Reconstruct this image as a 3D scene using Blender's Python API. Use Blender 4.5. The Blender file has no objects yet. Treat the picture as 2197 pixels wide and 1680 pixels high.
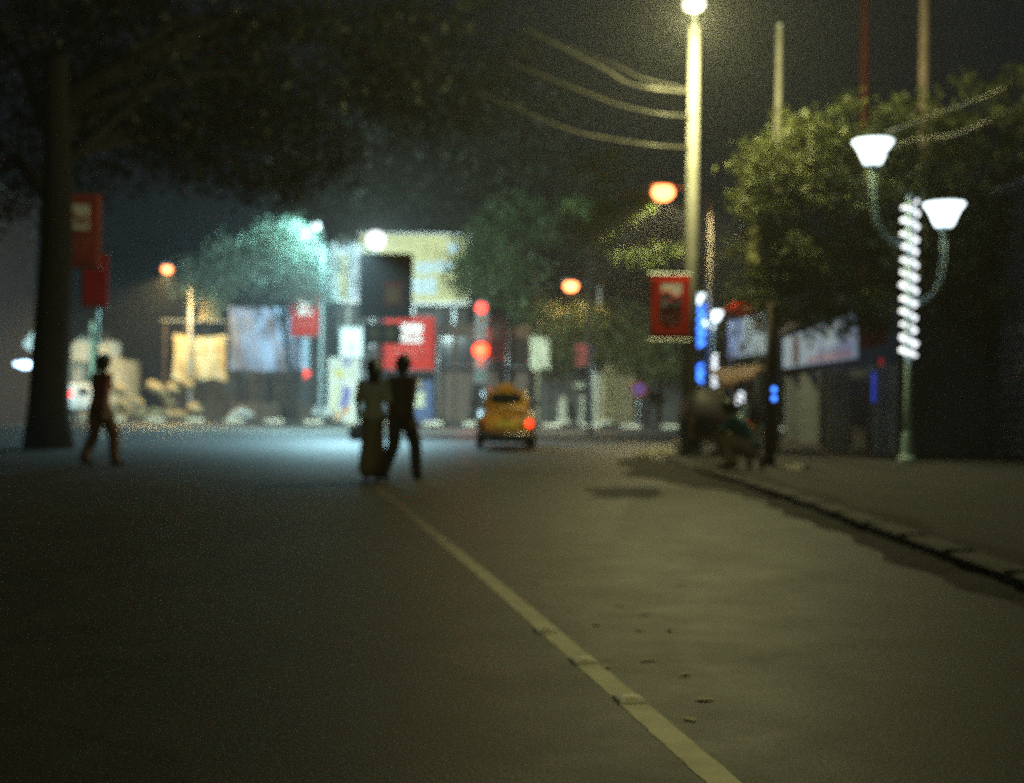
import bpy, math, random
import numpy as np
from mathutils import Vector, Matrix

S = bpy.context.scene
C = S.collection
PI = math.pi
rnd = random.Random(7)

# ------------------------------------------------------------------ camera
FPX, CX, HY, CAMH = 2600.0, 1098.5, 870.0, 1.05       # focal length and principal point in a 2197 px wide frame
ROLL = math.radians(0.8)
cam = bpy.data.cameras.new('camera')
cam.sensor_width = 36.0
cam.lens = 36.0 * FPX / 2197.0
cam.shift_y = (HY - 840.0) / 2197.0
cam.clip_start = 0.1
cam.clip_end = 2000.0
cam.dof.use_dof = True
cam.dof.focus_distance = 2.6
cam.dof.aperture_fstop = 2.15
camo = bpy.data.objects.new('camera', cam)
camo.location = (0, 0, CAMH)
camo.rotation_euler = (PI / 2, -ROLL, 0)
C.objects.link(camo)
S.camera = camo

# ------------------------------------------------------------------ night sky
W = bpy.data.worlds.new('World')
S.world = W
W.use_nodes = True
nt = W.node_tree
bg = nt.nodes['Background']
sky = nt.nodes.new('ShaderNodeTexSky')
sky.sky_type = 'NISHITA'
sky.sun_disc = False
sky.sun_elevation = math.radians(-4.0)
sky.sun_rotation = math.radians(200)
mixn = nt.nodes.new('ShaderNodeMixRGB')          # city glow on a hazy night sky
mixn.blend_type = 'ADD'
mixn.inputs[0].default_value = 1.0
mixn.inputs[2].default_value = (0.026, 0.048, 0.072, 1)
nt.links.new(sky.outputs[0], mixn.inputs[1])
nt.links.new(mixn.outputs[0], bg.inputs[0])
bg.inputs[1].default_value = 0.10

S.view_settings.view_transform = 'Standard'
S.view_settings.look = 'None'
S.view_settings.exposure = 0.0
S.view_settings.gamma = 1.0
S.view_settings.use_curve_mapping = False
S.render.engine = 'CYCLES'
S.cycles.max_bounces = 4
S.cycles.diffuse_bounces = 2
S.cycles.glossy_bounces = 2
S.cycles.transmission_bounces = 3
S.cycles.transparent_max_bounces = 8
S.cycles.volume_bounces = 0
S.cycles.sample_clamp_indirect = 1.0
S.cycles.sample_clamp_direct = 12.0
S.cycles.caustics_reflective = False
S.cycles.caustics_refractive = False
S.cycles.use_denoising = False
S.cycles.use_light_tree = True


def at(px, py, Y):
    u, v = px - CX, py - HY
    c, s = math.cos(ROLL), math.sin(ROLL)
    return Vector(((u * c + v * s) / FPX * Y, Y, CAMH - (-u * s + v * c) / FPX * Y))


def ground(px, py):
    u, v = px - CX, py - HY
    c, s = math.cos(ROLL), math.sin(ROLL)
    Y = CAMH * FPX / (-u * s + v * c)
    return Vector(((u * c + v * s) / FPX * Y, Y, 0))


# ------------------------------------------------------------------ mesh helpers
class MB:
    def __init__(s):
        s.v, s.f = [], []

    def add(s, vs, fs):
        n = len(s.v)
        s.v += [tuple(v) for v in vs]
        s.f += [tuple(i + n for i in f) for f in fs]
        return s

    def box(s, c, size, rz=0, ry=0, rx=0, bev=0.0):
        hx, hy, hz = size[0] / 2, size[1] / 2, size[2] / 2
        M = Matrix.Rotation(rz, 3, 'Z') @ Matrix.Rotation(ry, 3, 'Y') @ Matrix.Rotation(rx, 3, 'X')
        c = Vector(c)
        if bev <= 0:
            P = [(-hx, -hy, -hz), (hx, -hy, -hz), (hx, hy, -hz), (-hx, hy, -hz),
                 (-hx, -hy, hz), (hx, -hy, hz), (hx, hy, hz), (-hx, hy, hz)]
            F = [(0, 3, 2, 1), (4, 5, 6, 7), (0, 1, 5, 4), (1, 2, 6, 5), (2, 3, 7, 6), (3, 0, 4, 7)]
        else:
            b = min(bev, hx * .9, hy * .9, hz * .9)
            ring = lambda x, y, z: [(-x + b, -y, z), (x - b, -y, z), (x, -y + b, z), (x, y - b, z),
                                    (x - b, y, z), (-x + b, y, z), (-x, y - b, z), (-x, -y + b, z)]
            P = ring(hx - b, hy - b, -hz) + ring(hx, hy, -hz + b) + ring(hx, hy, hz - b) + ring(hx - b, hy - b, hz)
            F = [tuple(range(7, -1, -1)), tuple(range(24, 32))]
            for k in range(3):
                for i in range(8):
                    j = (i + 1) % 8
                    F.append((k * 8 + i, k * 8 + j, k * 8 + 8 + j, k * 8 + 8 + i))
        return s.add([c + M @ Vector(p) for p in P], F)

    def tube(s, pts, rads, n=8, caps=True):
        pts = [Vector(p) for p in pts]
        if not hasattr(rads, '__len__'):
            rads = [rads] * len(pts)
        vs, fs = [], []
        prev = None
        for i, p in enumerate(pts):
            d = (pts[min(i + 1, len(pts) - 1)] - pts[max(i - 1, 0)]).normalized()
            if prev is None:
                a = d.orthogonal().normalized()
            else:
                a = prev - d * prev.dot(d)
                a = a.normalized() if a.length > 1e-6 else d.orthogonal().normalized()
            prev = a
            b = d.cross(a)
            for k in range(n):
                t = 2 * PI * k / n
                vs.append(p + (a * math.cos(t) + b * math.sin(t)) * rads[i])
        for i in range(len(pts) - 1):
            for k in range(n):
                k2 = (k + 1) % n
                fs.append((i * n + k, i * n + k2, i * n + n + k2, i * n + n + k))
        if caps:
            fs.append(tuple(range(n - 1, -1, -1)))
            m = (len(pts) - 1) * n
            fs.append(tuple(range(m, m + n)))
        return s.add(vs, fs)

    def lathe(s, prof, c=(0, 0, 0), n=20, axis='Z', cap0=True, cap1=True):
        vs, fs = [], []
        c = Vector(c)
        for r, z in prof:
            for k in range(n):
                t = 2 * PI * k / n
                p = (r * math.cos(t), r * math.sin(t), z)
                if axis == 'Y':
                    p = (p[0], p[2], p[1])
                if axis == 'X':
                    p = (p[2], p[0], p[1])
                vs.append(c + Vector(p))
        for i in range(len(prof) - 1):
            for k in range(n):
                k2 = (k + 1) % n
                fs.append((i * n + k, i * n + k2, i * n + n + k2, i * n + n + k))
        if cap0:
            fs.append(tuple(range(n - 1, -1, -1)))
        if cap1:
            m = (len(prof) - 1) * n
            fs.append(tuple(range(m, m + n)))
        return s.add(vs, fs)

    def prism(s, poly, z0, z1):
        n = len(poly)
        vs = [(x, y, z0) for x, y in poly] + [(x, y, z1) for x, y in poly]
        fs = [tuple(range(n - 1, -1, -1)), tuple(range(n, 2 * n))]
        fs += [(i, (i + 1) % n, n + (i + 1) % n, n + i) for i in range(n)]
        return s.add(vs, fs)

    def loft(s, rings, cap=True):
        n = len(rings[0])
        vs = [p for r in rings for p in r]
        fs = []
        for i in range(len(rings) - 1):
            for k in range(n):
                k2 = (k + 1) % n
                fs.append((i * n + k, i * n + k2, i * n + n + k2, i * n + n + k))
        if cap:
            fs.append(tuple(range(n - 1, -1, -1)))
            m = (len(rings) - 1) * n
            fs.append(tuple(range(m, m + n)))
        return s.add(vs, fs)

    def capsule(s, p0, r0, p1, r1, n=10):
        p0, p1 = Vector(p0), Vector(p1)
        d = p1 - p0
        L = d.length
        d = d.normalized() if L > 1e-6 else Vector((0, 0, 1))
        pts, rs = [], []
        for t in (-.98, -.8, -.45, 0):
            pts.append(p0 + d * (t * r0)); rs.append(r0 * math.sqrt(1 - t * t))
        for t in (0, .45, .8, .98):
            pts.append(p1 + d * (t * r1 + 1e-4)); rs.append(r1 * math.sqrt(1 - t * t))
        a = d.orthogonal().normalized(); b = d.cross(a)
        rings = [[p + (a * math.cos(2 * PI * k / n) + b * math.sin(2 * PI * k / n)) * r for k in range(n)] for p, r in zip(pts, rs)]
        return s.loft(rings)

    def mesh(s, name, mat=None, smooth=False):
        me = bpy.data.meshes.new(name)
        me.from_pydata(s.v, [], s.f)
        if mat:
            me.materials.append(mat)
        if smooth:
            me.polygons.foreach_set('use_smooth', [True] * len(me.polygons))
        me.update()
        return me

    def build(s, name, mat, parent=None, smooth=False):
        return link(name, s.mesh(name, mat, smooth), parent)


def link(name, data, parent=None):
    o = bpy.data.objects.new(name, data)
    C.objects.link(o)
    if parent is not None:
        o.parent = parent
    return o


def tag(o, label, cat, group=None):
    o['label'] = label
    o['category'] = cat
    if group:
        o['group'] = group
    return o


def thing(name, label, cat, loc=(0, 0, 0), rz=0, group=None):
    o = link(name, None)
    o.location = loc
    o.rotation_euler = (0, 0, rz)
    o.empty_display_size = 0.2
    return tag(o, label, cat, group)


def struct(o):
    o['kind'] = 'structure'
    return o


def stuff(o):
    o['kind'] = 'stuff'
    return o


def copy_tree(o, parent=None):
    c = o.copy()
    C.objects.link(c)
    if parent is not None:
        c.parent = parent
    for ch in list(o.children):
        copy_tree(ch, c)
    return c


# ------------------------------------------------------------------ materials
MATS = {}


def mat(name, col, rough=0.7, var=0.25, scale=6.0, metal=0.0, bump=0.15, col2=None, spec=0.5, bdist=0.02, coat=0.0):
    if name in MATS:
        return MATS[name]
    m = bpy.data.materials.new(name)
    m.use_nodes = True
    t = m.node_tree
    p = t.nodes['Principled BSDF']
    tc = t.nodes.new('ShaderNodeTexCoord')
    n1 = t.nodes.new('ShaderNodeTexNoise')
    n1.inputs['Scale'].default_value = scale
    n1.inputs['Detail'].default_value = 6
    n1.inputs['Roughness'].default_value = 0.62
    t.links.new(tc.outputs['Object'], n1.inputs['Vector'])
    r = t.nodes.new('ShaderNodeValToRGB')
    r.color_ramp.elements[0].position = 0.32
    r.color_ramp.elements[1].position = 0.68
    a = [max(0, x * (1 - var)) for x in col]
    b = [min(1, x * (1 + var)) for x in (col2 or col)]
    r.color_ramp.elements[0].color = (*a, 1)
    r.color_ramp.elements[1].color = (*b, 1)
    t.links.new(n1.outputs['Fac'], r.inputs['Fac'])
    t.links.new(r.outputs['Color'], p.inputs['Base Color'])
    p.inputs['Roughness'].default_value = rough
    p.inputs['Metallic'].default_value = metal
    p.inputs['Specular IOR Level'].default_value = spec
    if coat:
        p.inputs['Coat Weight'].default_value = coat
        p.inputs['Coat Roughness'].default_value = 0.08
    if bump:
        n2 = t.nodes.new('ShaderNodeTexNoise')
        n2.inputs['Scale'].default_value = scale * 7
        n2.inputs['Detail'].default_value = 4
        t.links.new(tc.outputs['Object'], n2.inputs['Vector'])
        bn = t.nodes.new('ShaderNodeBump')
        bn.inputs['Strength'].default_value = bump
        bn.inputs['Distance'].default_value = bdist
        t.links.new(n2.outputs['Fac'], bn.inputs['Height'])
        t.links.new(bn.outputs['Normal'], p.inputs['Normal'])
    MATS[name] = m
    return m


def emit(name, col, strength, sample='NONE'):
    if name in MATS:
        return MATS[name]
    m = bpy.data.materials.new(name)
    m.use_nodes = True
    t = m.node_tree
    p = t.nodes['Principled BSDF']
    p.inputs['Base Color'].default_value = (*[min(1, .8 * x) for x in col], 1)
    p.inputs['Emission Color'].default_value = (*col, 1)
    p.inputs['Emission Strength'].default_value = strength
    m.cycles.emission_sampling = sample
    MATS[name] = m
    return m


def leafmat(name, col, col2):
    if name in MATS:
        return MATS[name]
    m = bpy.data.materials.new(name)
    m.use_nodes = True
    t = m.node_tree
    t.nodes.remove(t.nodes['Principled BSDF'])
    out = t.nodes['Material Output']
    geo = t.nodes.new('ShaderNodeNewGeometry')
    r = t.nodes.new('ShaderNodeValToRGB')
    r.color_ramp.elements[0].color = (*col, 1)
    r.color_ramp.elements[1].color = (*col2, 1)
    t.links.new(geo.outputs['Random Per Island'], r.inputs['Fac'])
    d = t.nodes.new('ShaderNodeBsdfPrincipled')
    d.inputs['Roughness'].default_value = 0.55
    tr = t.nodes.new('ShaderNodeBsdfTranslucent')
    mx = t.nodes.new('ShaderNodeMixShader')
    mx.inputs[0].default_value = 0.3
    t.links.new(r.outputs[0], d.inputs['Base Color'])
    t.links.new(r.outputs[0], tr.inputs['Color'])
    t.links.new(d.outputs[0], mx.inputs[1])
    t.links.new(tr.outputs[0], mx.inputs[2])
    t.links.new(mx.outputs[0], out.inputs['Surface'])
    MATS[name] = m
    return m


def asphalt():
    m = bpy.data.materials.new('asphalt')
    m.use_nodes = True
    t = m.node_tree
    p = t.nodes['Principled BSDF']
    p.inputs['Specular IOR Level'].default_value = .28
    tc = t.nodes.new('ShaderNodeTexCoord')

    def noise(scale, detail=5, rough=.6):
        n = t.nodes.new('ShaderNodeTexNoise')
        n.inputs['Scale'].default_value = scale
        n.inputs['Detail'].default_value = detail
        n.inputs['Roughness'].default_value = rough
        t.links.new(tc.outputs['Object'], n.inputs['Vector'])
        return n
    big, mid, fine = noise(.22), noise(1.7, 8, .7), noise(60, 3)
    r1 = t.nodes.new('ShaderNodeValToRGB')
    r1.color_ramp.elements[0].position = .36
    r1.color_ramp.elements[1].position = .66
    r1.color_ramp.elements[0].color = (.016, .017, .016, 1)
    r1.color_ramp.elements[1].color = (.037, .038, .034, 1)
    t.links.new(big.outputs['Fac'], r1.inputs['Fac'])
    r2 = t.nodes.new('ShaderNodeValToRGB')
    r2.color_ramp.elements[0].position = .3
    r2.color_ramp.elements[1].position = .7
    r2.color_ramp.elements[0].color = (.45, .44, .42, 1)
    r2.color_ramp.elements[1].color = (1.55, 1.5, 1.42, 1)
    t.links.new(mid.outputs['Fac'], r2.inputs['Fac'])
    mu = t.nodes.new('ShaderNodeMixRGB')
    mu.blend_type = 'MULTIPLY'
    mu.inputs[0].default_value = 1
    t.links.new(r1.outputs[0], mu.inputs[1])
    t.links.new(r2.outputs[0], mu.inputs[2])
    r3 = t.nodes.new('ShaderNodeValToRGB')
    r3.color_ramp.elements[0].position = .35
    r3.color_ramp.elements[1].position = .68
    r3.color_ramp.elements[0].color = (.55, .55, .55, 1)
    r3.color_ramp.elements[1].color = (1.6, 1.58, 1.5, 1)
    t.links.new(fine.outputs['Fac'], r3.inputs['Fac'])
    mu2 = t.nodes.new('ShaderNodeMixRGB')
    mu2.blend_type = 'MULTIPLY'
    mu2.inputs[0].default_value = 1
    t.links.new(mu.outputs[0], mu2.inputs[1])
    t.links.new(r3.outputs[0], mu2.inputs[2])
    wv = t.nodes.new('ShaderNodeMixRGB')             # cracks wander
    wv.blend_type = 'ADD'
    wv.inputs[0].default_value = .5
    t.links.new(tc.outputs['Object'], wv.inputs[1])
    t.links.new(mid.outputs['Color'], wv.inputs[2])
    vo = t.nodes.new('ShaderNodeTexVoronoi')
    vo.feature = 'DISTANCE_TO_EDGE'
    vo.inputs['Scale'].default_value = .33
    t.links.new(wv.outputs[0], vo.inputs['Vector'])
    rc = t.nodes.new('ShaderNodeValToRGB')
    rc.color_ramp.elements[0].position = .0
    rc.color_ramp.elements[1].position = .009
    rc.color_ramp.elements[0].color = (.62, .62, .62, 1)
    rc.color_ramp.elements[1].color = (1, 1, 1, 1)
    t.links.new(vo.outputs['Distance'], rc.inputs['Fac'])
    mu3 = t.nodes.new('ShaderNodeMixRGB')
    mu3.blend_type = 'MULTIPLY'
    mu3.inputs[0].default_value = 1
    t.links.new(mu2.outputs[0], mu3.inputs[1])
    t.links.new(rc.outputs[0], mu3.inputs[2])
    t.links.new(mu3.outputs[0], p.inputs['Base Color'])
    mr = t.nodes.new('ShaderNodeMapRange')
    mr.inputs['To Min'].default_value = .50
    mr.inputs['To Max'].default_value = .75
    t.links.new(mid.outputs['Fac'], mr.inputs['Value'])
    t.links.new(mr.outputs[0], p.inputs['Roughness'])
    ad = t.nodes.new('ShaderNodeMath')
    ad.operation = 'ADD'
    t.links.new(fine.outputs['Fac'], ad.inputs[0])
    t.links.new(mid.outputs['Fac'], ad.inputs[1])
    bn = t.nodes.new('ShaderNodeBump')
    bn.inputs['Strength'].default_value = .35
    bn.inputs['Distance'].default_value = .006
    t.links.new(ad.outputs[0], bn.inputs['Height'])
    t.links.new(bn.outputs[0], p.inputs['Normal'])
    return m


M_road = asphalt()
M_patch = mat('dark_asphalt', (.014, .013, .012), .8, .3, 2.5, bump=.4, spec=.2)
M_pave = mat('paving_concrete', (.024, .024, .024), .9, .35, 1.3, bump=.4)
M_dirt = mat('dirt', (.020, .018, .015), .95, .4, 2.0, bump=.7, bdist=.05)
M_kerbA = mat('kerb_pale_paint', (.52, .48, .36), .8, .3, 3)
M_kerbB = mat('kerb_dark_paint', (.022, .022, .020), .8, .3, 3)
M_line = mat('line_paint', (.62, .58, .42), .7, .35, 5.0, bump=.3, bdist=.004)
M_conc = mat('pole_concrete', (.42, .40, .35), .8, .2, 4)
M_steel = mat('galvanised_steel', (.32, .34, .35), .45, .2, 5, metal=.7)
M_paint = mat('grey_green_paint', (.36, .52, .54), .4, .2, 5)
M_dark = mat('dark_metal', (.03, .03, .033), .5, .3, 5)
M_red = mat('red_banner_print', (.46, .016, .006), .7, .12, 2, bump=.08, spec=.08)
M_redd = mat('faded_dark_red_print', (.28, .035, .03), .7, .25, 2)
M_white = mat('white_print', (.78, .78, .76), .6, .1, 3)
M_pink = mat('pale_pink_print', (.72, .52, .48), .6, .1, 3)
M_cream = mat('cream_billboard_print', (.66, .56, .26), .6, .12, .8, bump=.05)
M_bluep = mat('pale_blue_print', (.62, .72, .78), .6, .12, 2, bump=.05)
M_lilac = mat('grey_lilac_print', (.42, .40, .48), .6, .15, 2)
M_bark = mat('bark', (.011, .009, .008), .95, .4, 5, bump=.9, bdist=.05)
M_brown = mat('brown_timber', (.065, .04, .024), .85, .35, 4, bump=.4)
M_bamboo = mat('bamboo', (.34, .27, .13), .7, .3, 5)
M_wallc = mat('cream_plaster', (.48, .44, .32), .9, .25, 1.2, bump=.3)
M_wallg = mat('grimy_plaster', (.06, .055, .048), .9, .4, .8, bump=.3)
M_wallb = mat('blue_plaster', (.08, .11, .22), .85, .3, 1.0, bump=.25)
M_wallr = mat('red_oxide_plaster', (.010, .0035, .003), .9, .4, .8, bump=.3)
M_wallbl = mat('grey_blue_plaster', (.06, .07, .09), .9, .3, .9, bump=.3)
M_black = mat('black_rubber', (.015, .015, .015), .8, .3, 8)
M_shade = mat('dark_interior', (.018, .017, .016), .95, .3, 2)
M_chrome = mat('chrome', (.75, .76, .78), .12, .05, 6, metal=1, bump=0)
M_glass = mat('dark_glass', (.012, .013, .014), .08, .2, 3, bump=0)
M_taxi = mat('taxi_yellow_paint', (.46, .21, .018), .35, .14, 2.5, bump=.03, coat=.5)
M_skin = mat('skin', (.20, .115, .075), .55, .12, 8, bump=.05)
M_hair = mat('black_hair', (.012, .010, .009), .5, .3, 20, bump=.3)

E_main = emit('main_lamp_glow', (1.0, .95, .75), 2.2)
E_sod = emit('sodium_lamp_glow', (1.0, .24, .075), 9.0)
E_flood = emit('flood_lamp_glow', (.92, 1.0, 1.0), 2.0)
E_floods = emit('small_flood_glow', (.70, .95, 1.0), 3.5)
E_cup = emit('cup_lamp_glass', (.80, .95, 1.0), 3.2, 'AUTO')
E_led = emit('white_led', (.9, .95, 1.0), 2.1)
E_bled = emit('blue_led', (.05, .22, 1.0), 4.5)
E_red = emit('red_signal_glow', (1.0, .03, .012), 4.0)
E_redh = emit('red_signal_core', (1.0, .035, .005), 8.5)
E_tail = emit('tail_lamp_glow', (1.0, .03, .010), 5.0)
E_bwhite = emit('blue_white_lamp', (.45, .68, 1.0), 8.0)
E_bstrip = emit('blue_strip', (.05, .10, 1.0), .5)


def add_glow(m, strength):  # feeds the print's base colour into a faint added emission
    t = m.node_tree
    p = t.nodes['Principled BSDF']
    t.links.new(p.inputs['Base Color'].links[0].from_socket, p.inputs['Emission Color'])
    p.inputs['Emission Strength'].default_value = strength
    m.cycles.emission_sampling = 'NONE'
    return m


def lamp(name, loc, power, col, parent=None, radius=.12, spot=None, direction=None, blend=.5):
    L = bpy.data.lights.new(name, 'SPOT' if spot else 'POINT')
    L.energy = power
    L.color = col
    L.shadow_soft_size = radius
    if spot:
        L.spot_size = math.radians(spot)
        L.spot_blend = blend
    o = link(name, L, parent)
    o.location = loc
    if direction is not None:
        o.rotation_euler = Vector(direction).to_track_quat('-Z', 'Y').to_euler()
    return o


# ================================================================== THE SETTING
def sheet(name, poly, z, m, kind=True):
    me = bpy.data.meshes.new(name)
    me.from_pydata([(x, y, z) for x, y in poly], [], [tuple(range(len(poly)))])
    me.materials.append(m)
    o = link(name, me)
    return struct(o) if kind else o


road = sheet('road', [(-280, -60), (280, -60), (280, 300), (-280, 300)], 0, M_road)

FARY = 61.0
# far pavement with painted kerb stones
far = struct(MB().box((-5, FARY + 20.3, .06), (150, 40, .12)).build('far_pavement', mat('far_paving', (.08, .076, .066), .9, .35, 1.3)))
kb = MB().box((0, 0, 0), (.96, .28, .20), bev=.025)
kA, kB = kb.mesh('kerb_stone', M_kerbA), kb.mesh('kerb_stone', M_kerbB)
for i in range(54):
    o = link('kerb_stone', kA if i % 2 else kB, far)
    o.location = (-31 + i * 1.0, FARY + .14, .085 + rnd.uniform(-.01, .012))
    o.rotation_euler = (rnd.uniform(-.02, .02), rnd.uniform(-.015, .015), rnd.uniform(-.015, .015))

# right hand pavement, its kerb rounding the corner
pk = [(2.95, -8), (3.0, 2), (3.05, 8), (3.15, 12), (3.15, 16), (3.0, 20), (3.1, 23), (3.7, 26), (4.7, 30), (6.2, 36), (8.6, 43), (12, 47), (20, 49), (40, 50)]
rp = struct(MB().prism(pk[::-1] + [(40, -8)][::-1], -.02, .10).build('right_pavement', M_pave))
kb2 = MB().box((0, 0, 0), (.90, .22, .17), bev=.02)
k2A, k2B = kb2.mesh('kerb_stone', M_kerbA), kb2.mesh('kerb_stone', M_kerbB)
i = 0
for (x0, y0), (x1, y1) in zip(pk[:-3], pk[1:-2]):
    L = math.hypot(x1 - x0, y1 - y0)
    n = max(1, round(L / .95))
    for k in range(n):
        t = (k + .5) / n
        o = link('kerb_stone', mat_k := k2B, rp)
        o.location = (x0 + (x1 - x0) * t - .06, y0 + (y1 - y0) * t, .048 + rnd.uniform(-.004, .004))
        o.rotation_euler = (rnd.uniform(-.01, .01), rnd.uniform(-.008, .008), math.atan2(y1 - y0, x1 - x0) + rnd.uniform(-.008, .008))
        i += 1

# worn dirt spread at the pavement corner (irregular low mound)
def mound(name, cx, cy, rx, ry, h, m, seed, n=28, rings=7):
    r = random.Random(seed)
    ph = [r.uniform(0, 6.28) for _ in range(5)]
    vs, fs = [(cx, cy, h)], []
    for j in range(1, rings + 1):
        q = j / rings
        for k in range(n):
            a = 2 * PI * k / n
            w = 1 + .16 * math.sin(3 * a + ph[0]) + .12 * math.sin(5 * a + ph[1]) + .07 * math.sin(9 * a + ph[2])
            z = h * (1 - q) ** .8 * (1 + .4 * math.sin(4 * a + 7 * q + ph[3])) if j < rings else -.01
            vs.append((cx + rx * q * w * math.cos(a), cy + ry * q * w * math.sin(a), z + (r.uniform(-.02, .02) if j < rings else 0)))
    for k in range(n):
        fs.append((0, 1 + k, 1 + (k + 1) % n))
    for j in range(rings - 1):
        for k in range(n):
            a0, a1 = 1 + j * n + k, 1 + j * n + (k + 1) % n
            fs.append((a0, a0 + n, a1 + n, a1))
    me = bpy.data.meshes.new(name)
    me.from_pydata(vs, [], fs)
    me.materials.append(m)
    return link(name, me)


g = ground(1440, 1000)
struct(mound('dirt_verge', 3.15, 20.0, 1.5, 4.2, .10, M_dirt, 3))

# silt and leaf dust banked against the right kerb
vs, fs = [], []
n_ = 220
for k in range(n_ + 1):
    y_ = -4 + 24 * k / n_
    for (xa, ya), (xb, yb) in zip(pk[:-1], pk[1:]):
        if ya <= y_ <= yb:
            xk = xa + (xb - xa) * (y_ - ya) / (yb - ya)
    w1 = .26 + .05 * math.sin(y_ * 1.7) + .05 * math.sin(y_ * 5.3 + 1) + rnd.uniform(-.02, .02)
    w2 = .30 + .14 * math.sin(y_ * 2.3 + 2) + rnd.uniform(-.05, .05)
    vs += [(xk - .1 - w1, y_, -.004), (xk - .1 - w1 * .5, y_, .035 + rnd.uniform(-.008, .01)), (xk - .06, y_, .092 + rnd.uniform(-.012, .012)), (xk + .14, y_, .112 + rnd.uniform(-.004, .008)), (xk + .14 + w2, y_, .096)]
    if k:
        for q in range(4):
            a_ = (k - 1) * 5 + q
            fs.append((a_, a_ + 1, a_ + 6, a_ + 5))
me = bpy.data.meshes.new('gutter_silt')
me.from_pydata(vs, [], fs)
me.materials.append(M_dirt)
me.polygons.foreach_set('use_smooth', [True] * len(me.polygons))
struct(link('gutter_silt', me))

# darker ragged-edged patch laid over the road surface
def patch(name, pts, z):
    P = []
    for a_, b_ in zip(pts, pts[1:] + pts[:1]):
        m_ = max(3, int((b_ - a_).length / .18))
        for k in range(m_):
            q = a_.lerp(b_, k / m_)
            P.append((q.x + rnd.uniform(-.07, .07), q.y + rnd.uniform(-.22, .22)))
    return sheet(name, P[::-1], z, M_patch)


patch('dark_patch', [ground(1262, 1049), ground(1330, 1046), ground(1412, 1050), ground(1416, 1066), ground(1340, 1070), ground(1275, 1066)], .004)

# the long painted line in the foreground, frayed edges
L0, L1 = ground(1512, 1660), ground(812, 1050)
L0 = L0 + (L0 - L1).normalized() * 2.5
d = (L1 - L0)
nrm = Vector((d.y, -d.x, 0)).normalized()
vs, fs = [], []
N = 220
ctrl = [(ground(1160, 1352)), ground(900, 1160)]
for k in range(N + 1):
    t = k / N
    p = L0 + d * t
    q = p + nrm * (.045 * math.sin(t * PI))
    wl, wr = .05 + .002 * math.sin(k * 2.1) + rnd.uniform(-.0015, .0015), .05 + .002 * math.sin(k * 1.3) + rnd.uniform(-.0015, .0015)
    vs += [(q - nrm * wl) + Vector((0, 0, .002)), (q + nrm * wr) + Vector((0, 0, .002))]
    if k:
        fs.append((2 * k - 2, 2 * k - 1, 2 * k + 1, 2 * k))
M_lw = mat('worn_line_paint', (.70, .66, .47), .7, .25, 5.0, bump=.2, bdist=.003)
lt = M_lw.node_tree
lc = lt.nodes.new('ShaderNodeTexCoord')
sx_ = lt.nodes.new('ShaderNodeSeparateXYZ')
lt.links.new(lc.outputs['Object'], sx_.inputs[0])
mr_ = lt.nodes.new('ShaderNodeMapRange')          # the farther half is rubbed away by crossing traffic
mr_.inputs['From Min'].default_value, mr_.inputs['From Max'].default_value = 4.5, 12.5
mr_.inputs['To Min'].default_value, mr_.inputs['To Max'].default_value = .33, .64
lt.links.new(sx_.outputs['Y'], mr_.inputs['Value'])
ln_ = lt.nodes.new('ShaderNodeTexNoise')
ln_.inputs['Scale'].default_value, ln_.inputs['Detail'].default_value, ln_.inputs['Roughness'].default_value = 16, 8, .8
lt.links.new(lc.outputs['Object'], ln_.inputs['Vector'])
sb_ = lt.nodes.new('ShaderNodeMath'); sb_.operation = 'SUBTRACT'
lt.links.new(ln_.outputs['Fac'], sb_.inputs[0]); lt.links.new(mr_.outputs[0], sb_.inputs[1])
m2_ = lt.nodes.new('ShaderNodeMapRange')
m2_.inputs['From Min'].default_value, m2_.inputs['From Max'].default_value = -.06, .06
lt.links.new(sb_.outputs[0], m2_.inputs['Value'])
mx_ = lt.nodes.new('ShaderNodeMixRGB')
mx_.inputs[1].default_value = (.033, .032, .03, 1)
pr_ = lt.nodes['Principled BSDF']
src_ = pr_.inputs['Base Color'].links[0].from_socket
lt.links.new(src_, mx_.inputs[2]); lt.links.new(m2_.outputs[0], mx_.inputs[0]); lt.links.new(mx_.outputs[0], pr_.inputs['Base Color'])
me = bpy.data.meshes.new('painted_line')
me.from_pydata(vs, [], fs)
me.materials.append(M_lw)
struct(link('painted_line', me))

# road studs on the line
for px, py, lab in ((1338, 1503, 'pale road stud on the painted line, nearest of the three'),
                    (1240, 1420, 'pale road stud on the painted line, middle of the three'),
                    (1160, 1354, 'pale road stud on the painted line, farthest of the three')):
    q = ground(px, py)
    t = thing('road_stud', lab, 'road stud', (q.x + .02, q.y, .004), .2, 'road studs on the painted line')
    MB().loft([[(-.05, -.05, 0), (.05, -.05, 0), (.05, .05, 0), (-.05, .05, 0)],
               [(-.045, -.042, .008), (.045, -.042, .008), (.045, .042, .008), (-.045, .042, .008)], [(-.025, -.022, .014), (.025, -.022, .014), (.025, .022, .014), (-.025, .022, .014)]]).build('body', M_white, t)
    MB().box((0, -.033, .012), (.04, .012, .006), rx=.3).build('reflector', mat('amber', (.8, .55, .2), .3), t)

# cross-street dash marks by the taxi
q0 = ground(1190, 967)
sheet('painted_dash', [(q0.x - .45, q0.y - .12), (q0.x + .5, q0.y - .12), (q0.x + .5, q0.y + .12), (q0.x - .45, q0.y + .12)], .004, M_line)

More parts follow.
